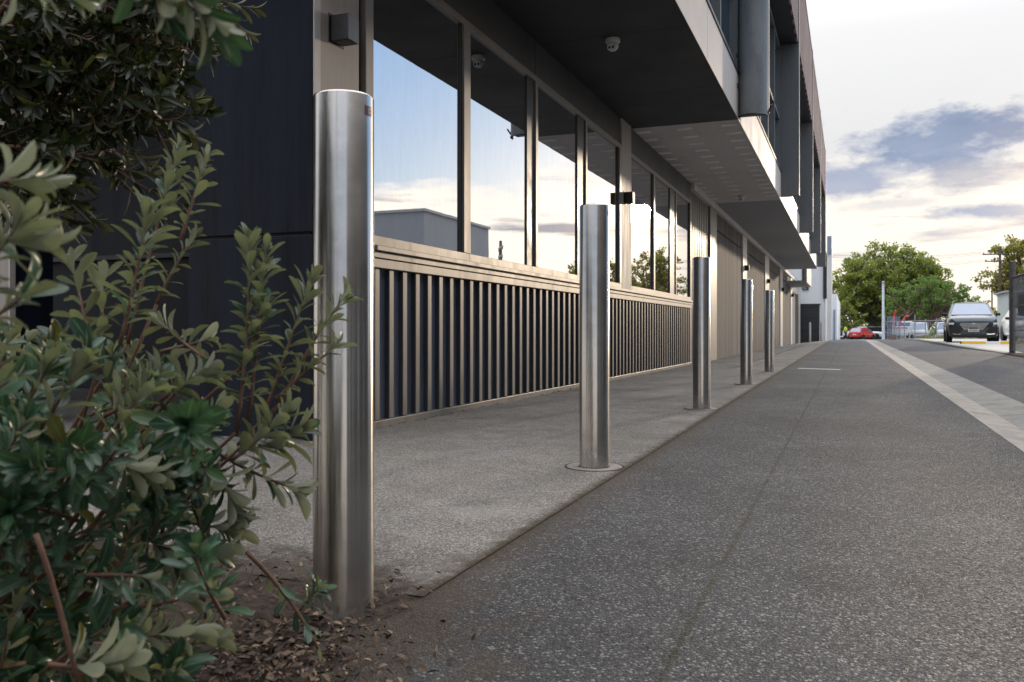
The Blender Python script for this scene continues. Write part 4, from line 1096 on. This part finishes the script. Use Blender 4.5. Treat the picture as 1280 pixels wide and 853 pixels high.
# cables
for k, dz in enumerate((-.55,-.62,-.72,-1.45,-1.55)):
    a = Vector((q.x - 2.0 + .55*k, q.y-.2, q.z+dz)); b = P(930, 300 + 5*k, 150)
    pts = [a.lerp(b, i/20) + Vector((0,0,-1.6*4*(i/20)*(1-i/20))) for i in range(21)]
    o = MB().tube(pts, .014, 4).build('power_cable', M['black'], None); tag(o, 'thin black overhead power cable sagging left from the pole beyond the SUV', 'cable', 'overhead cables')
# shed behind the fence post
q = P(1262, 411, 62)
sh = empty('shed', (q.x,q.y,zg(q.y)), 'pale green shed wall glimpsed between the power pole and fence post', 'shed')
bit(sh, 'wall', 'shed', [(-.08,6,0,5,0,3.5)], .02); bit(sh, 'roof', 'galv', [(-.3,6.2,-.3,5.2,3.502,3.62)], .02)
bit(sh, 'pipe', 'galv', [(.02,.2,-.14,-.002,.3,3.2)], .02)

# ------------------------------------------------------------------ trees
def tree(loc, label, clumps, mat, bark, leaf, per, trunk_r, stems=1, group='trees beyond the lane', seed=1):
    r = random.Random(seed)
    o = empty('tree', loc, label, 'tree', group)
    tk = MB(); lv = Leaves('small')
    cz = min(c[2] - c[3]*.6 for c in clumps)
    for s in range(stems):
        base = Vector((r.uniform(-.5,.5)*(stems > 1), r.uniform(-.5,.5)*(stems > 1), -.2))
        fork = base + Vector((r.uniform(-.6,.6)*stems, r.uniform(-.5,.5), max(1.2, cz*.9)))
        tk.tube(curve(base, fork, (r.uniform(-.2,.2),0,0), 6), [trunk_r*(1-.09*i)/(stems**.5) for i in range(6)], 9)
        for c in clumps[s::stems]:
            q = Vector(c[:3]); pts = curve(fork, q, Vector((0,0,(q-fork).length*.12)), 7)
            tk.tube(pts, [trunk_r*.5*(1-.8*i/6) for i in range(7)], 6)
            for _ in range(4):
                e = q + rvec(r)*c[3]*.8; tk.tube(curve(pts[4], e, rvec(r)*.3, 5), [trunk_r*.16*(1-.7*i/4) for i in range(5)], 4)
    for (x, y, z, rad) in clumps:
        n = int(per*rad*rad)
        subs = [(rvec(r)*rad*r.uniform(.45,.95), rad*r.uniform(.25,.42)) for _ in range(max(6, int(rad*5)))]
        for i in range(n):
            sc, sr = subs[r.randrange(len(subs))]
            v = rvec(r)*sr*(r.random()**.4)
            p = Vector((x,y,z)) + sc + Vector((v.x, v.y, v.z*.75))
            d = rvec(r); d.z -= .3; up = rvec(r) + Vector((0,0,.9)) + sc.normalized()*.4
            lv.add(p, d, up, leaf*r.uniform(.6,1.3), r.uniform(.8,1.3))
    tk.build('trunk', M[bark], o, True, angle=180); lv.build('crown', M[mat], o)
    return o
def crown(rx, rz, zc, n, rmin, rmax, seed, ry=None):
    r = random.Random(seed); out = []
    while len(out) < n:
        v = Vector((r.uniform(-1,1), r.uniform(-1,1), r.uniform(-1,1)))
        if not .35 < v.length < 1: continue
        out.append((v.x*rx, v.y*(ry or rx*.8), zc + v.z*rz, r.uniform(rmin, rmax)))
    return out
def T_(px, d): q = P(px, 411, d); return (q.x, q.y, zg(q.y))
tree(T_(1108,132), 'biggest tree, broad olive-green crown filling the view at the end of the lane', crown(8.2,6.3,7.9,80,1.5,2.5,3) + [(-1.2,0,13.2,2.3),(.6,-1,13.6,2.2),(-3.2,0,12.2,2.3),(2.6,-.5,12.4,2.3),(0,-2,11,2.6),(-6.4,0,8.5,2.2),(4.8,0,10.6,2.2),(-5,0,10.6,2.2),(-7,-1,4.5,2.),(-4,-1,4,2.),(6.6,0,9.0,2.2),(7.6,0,6.8,2.1),(8.4,0,5.2,1.9),(3.6,-.5,11.6,2.2)], 'tree_a', 'bark', .42, 85, .75, seed=11)
tree(T_(1153,108), 'bright green bushy tree with several pinkish stems in front of the biggest tree', crown(4.9,2.6,4.9,36,.9,1.7,5), 'tree_b', 'bark_pale', .27, 170, .45, 4, seed=12)
tree(T_(1056,124), 'low green tree at the left of the lane end beside the white building', crown(3.0,2.4,3.4,13,.8,1.4,8), 'tree_a', 'bark', .28, 150, .3, 2, seed=13)
tree(T_(1198,122), 'mid green tree right of the bright green one', crown(4.0,2.4,4.2,26,.9,1.5,9), 'tree_b', 'bark', .3, 130, .35, 2, seed=14)
tree(T_(1224,150), 'low golden tree against the sky behind the SUV', crown(5.5,2.0,4.3,20,.9,1.5,10), 'tree_c', 'bark', .34, 95, .35, 2, seed=15)
tree((21,122,zg(122)), 'tall golden-green tree at the right edge behind the power pole', crown(4.6,5.0,7.4,52,1.,1.8,17), 'tree_c', 'bark', .32, 110, .4, 1, seed=16)
tree((22.5,101,zg(101)), 'broad golden tree across the lane mirrored in the fifth window', crown(5.2,4.0,5.6,48,1.1,1.8,18), 'tree_c', 'bark', .32, 110, .5, 1, seed=17)
tree((29.5,99,zg(99)), 'low round tree across the lane mirrored in the third window', crown(4.6,3.0,4.0,36,1.,1.6,19), 'tree_c', 'bark', .30, 110, .45, 1, seed=18)
tree((-3.0,-3.6,0), 'dense tree in the garden bed behind the camera, mirrored dark in the steel bollards', crown(1.6,2.2,2.6,30,.6,1.0,20), 'leaf_up', 'bark', .13, 330, .16, 1, 'garden trees behind the camera', seed=19)  # unseen, added to darken the bollards' left side and the shrub
tree((-6.2,-1.6,0), 'dense tree in the garden bed nearer the porch', crown(1.9,2.2,2.9,30,.7,1.1,21), 'leaf_up', 'bark', .14, 280, .16, 1, 'garden trees behind the camera', seed=20)  # second unseen tree added for the same darkening
# distant hedge line closing the view
lv = Leaves('small')
for _ in range(9000):
    a = rnd.uniform(-30, 150); y = 185 + rnd.uniform(-3,3); h = 2.2 + 1.6*math.sin(a*.21) + 1.2*math.sin(a*.083+1) + rnd.uniform(-.5,.5)
    lv.add((a, y, zg(y) + max(.1,h)*rnd.random()**.6), rvec(), rvec()+Vector((0,0,1)), rnd.uniform(.5,.9), 1.2)
o = lv.build('far_hedge', M['tree_b'], None); tag(o, 'distant dark green hedge and scrub beyond the street', 'hedge', kind='stuff')
# low black fence at the lane end
m = MB(); q = P(1040,411,126); q2 = P(1102,411,126)
bf = empty('dark_fence', (q.x,q.y,zg(q.y)), 'low dark paling fence at the end of the lane behind the pickup', 'fence')
for k in range(60):
    x = (q2.x-q.x)*k/60; MB
    m.box(x, x+.12, 0, .03, 0, 1.75)
m.build('palings', M['black'], bf); bit(bf, 'top_rail', 'galv', [(0,q2.x-q.x,-.03,.06,1.76,1.84)], 0)

# ------------------------------------------------------------------ light
SUN_AZ, SUN_EL = 13.2, 7.6
sd = Vector((math.sin(R(SUN_AZ))*math.cos(R(SUN_EL)), math.cos(R(SUN_AZ))*math.cos(R(SUN_EL)), math.sin(R(SUN_EL))))
sl = bpy.data.lights.new('sun', 'SUN'); sl.energy = 1.0; sl.angle = R(1.5); sl.color = (1., .80, .58)
so = bpy.data.objects.new('sun', sl); col.objects.link(so); so.rotation_euler = sd.to_track_quat('Z', 'Y').to_euler()

w = bpy.data.worlds.new('World'); scene.world = w; w.use_nodes = True
class WT(NT):
    def __init__(s): s.t = w.node_tree
t = WT()
bg = w.node_tree.nodes['Background']
sky = t.n('TexSky', sky_type='NISHITA'); sky.sun_disc = False; sky.sun_elevation = R(SUN_EL); sky.sun_rotation = R(SUN_AZ); sky.dust_density = 2.; sky.ozone_density = 2.
gv = t.n('TexCoord').outputs['Generated']
sx = t.n('SeparateXYZ'); t.l(gv, sx.inputs[0])
az = t.math('MULTIPLY', t.math('ARCTAN2', sx.outputs[0], sx.outputs[1]), 57.2958)        # 0 = along the lane, positive to the right
el = t.math('MULTIPLY', t.math('ARCSINE', sx.outputs[2]), 57.2958)
cv = t.n('CombineXYZ'); t.l(t.math('MULTIPLY', az, .055), cv.inputs[0]); t.l(t.math('MULTIPLY', el, .17), cv.inputs[1])
n1 = t.noise(cv.outputs[0], 1.6, 7, .58); n2 = t.noise(cv.outputs[0], 3.1, 6, .55)
cv2 = t.n('CombineXYZ'); t.l(t.math('ADD', t.math('MULTIPLY', az, .035), 7.3), cv2.inputs[0]); t.l(t.math('MULTIPLY', el, .26), cv2.inputs[1])
n3 = t.noise(cv2.outputs[0], 2.2, 6, .55)
wob = t.math('MULTIPLY', t.math('SUBTRACT', n1, .5), 12.)
aw = t.math('ADD', az, wob); ew = t.math('ADD', el, t.math('MULTIPLY', t.math('SUBTRACT', n2, .5), 9.))
# clear blue to the right of the sun, thin bright veil ahead and overhead
K10 = lambda c: tuple(10*x for x in c)
blue = t.mix(.15, K10((.20,.47,.95)), sky.outputs[0])
blue = t.mix(t.ramp(t.math('DIVIDE', el, 40.), [(.10,0),(.75,1)]), t.mix(.25, K10((.58,.76,.95)), sky.outputs[0]), blue)
veil_c = t.mix(t.ramp(t.math('DIVIDE', el, 90.), [(.06, 0.), (.2, .1), (.5, 1.)]), K10((.60,.60,.605)), K10((2.3,2.3,2.35)))
veil_m = t.ramp(t.math('DIVIDE', t.math('ADD', aw, 40), 100.), [(.50, 1.), (.60, 0.)])
back = t.ramp(t.math('DIVIDE', t.math('ABSOLUTE', az), 180.), [(.45, 0.), (.62, 1.)])
up = t.ramp(t.math('DIVIDE', ew, 90.), [(.34, 0.), (.55, 1.)])
veil_m = t.math('MAXIMUM', veil_m, up)
c = t.mix(veil_m, blue, veil_c)
c = t.mix(t.math('MULTIPLY', back, t.math('SUBTRACT', 1., t.math('MULTIPLY', up, .8))), c, t.mix(n1, K10((.34,.44,.62)), K10((.46,.52,.62))))
# bright low cloud bank with grey streaks, lit from behind
bank = t.ramp(t.math('DIVIDE', ew, 20.), [(.40, 1.), (.50, 0.)])
bank_c = t.mix(t.ramp(n3, [(.34, 0.), (.45, 1.)]), K10((.44,.43,.48)), t.mix(t.ramp(t.math('DIVIDE', az, 40.), [(.24, 0.), (.36, 1.)]), K10((.98,.90,.78)), K10((1.42,1.25,1.06))))
c = t.mix(t.math('MULTIPLY', bank, .95), c, bank_c)
# blue-grey cloud patches: azimuth, elevation, half width, half height, raggedness, strength, colours
def patch(c, a0, e0, hw, hh, rag, k, ca, cb):
    dx = t.math('DIVIDE', t.math('SUBTRACT', az, a0), hw); dy = t.math('DIVIDE', t.math('SUBTRACT', el, e0), hh)
    dd = t.math('SQRT', t.math('ADD', t.math('MULTIPLY', dx, dx), t.math('MULTIPLY', dy, dy)))
    dd = t.math('ADD', dd, t.math('MULTIPLY', t.math('SUBTRACT', n4, .5), rag))
    return t.mix(t.ramp(dd, [(.35, k), (1.1, 0.)]), c, t.mix(n2, K10(ca), K10(cb)))
cv4 = t.n('CombineXYZ'); t.l(t.math('MULTIPLY', az, .16), cv4.inputs[0]); t.l(t.math('MULTIPLY', el, .36), cv4.inputs[1])
n4 = t.noise(cv4.outputs[0], 1.7, 8, .62)
c = patch(c, 4.6, 10.9, 6.2, 2.1, 3.2, 1., (.165,.225,.36), (.36,.41,.53))
c = patch(c, 8.8, 11.6, 3.2, 1.6, 2.6, 1., (.165,.225,.36), (.34,.39,.51))
c = patch(c, .2, 9.2, 4.8, 1.5, 2.6, .9, (.25,.30,.44), (.46,.49,.58))
c = patch(c, 6.8, 9.0, 4.5, 1.0, 2.6, .8, (.30,.33,.42), (.50,.50,.55))
c = patch(c, 7.6, 6.9, 4.8, .65, 2.4, .9, (.23,.29,.45), (.42,.46,.56))
c = patch(c, 2.0, 7.6, 5., .45, 2.4, .5, (.42,.43,.50), (.56,.56,.60))
# glow round the sun behind thin cloud
dt = t.n('VectorMath', operation='DOT_PRODUCT'); t.l(gv, dt.inputs[0]); dt.inputs[1].default_value = sd
gl_ = t.math('POWER', t.math('MAXIMUM', dt.outputs['Value'], 0.), 1500.)
gw = t.math('POWER', t.math('MAXIMUM', dt.outputs['Value'], 0.), 330.)
xw = t.n('VectorMath', operation='SCALE'); xw.inputs[0].default_value = (3.3, 2.05, .8); t.l(gw, xw.inputs['Scale'])
c = t.mix(1., c, xw.outputs[0], 'ADD')
x = t.n('VectorMath', operation='SCALE'); x.inputs[0].default_value = (14., 10.8, 6.6); t.l(gl_, x.inputs['Scale'])
c = t.mix(1., c, x.outputs[0], 'ADD')
t.l(c, bg.inputs['Color']); bg.inputs['Strength'].default_value = .1

scene.render.engine = 'CYCLES'
vs_ = scene.view_settings; vs_.view_transform = 'Standard'; vs_.look = 'None'; vs_.exposure = .3; vs_.gamma = 1
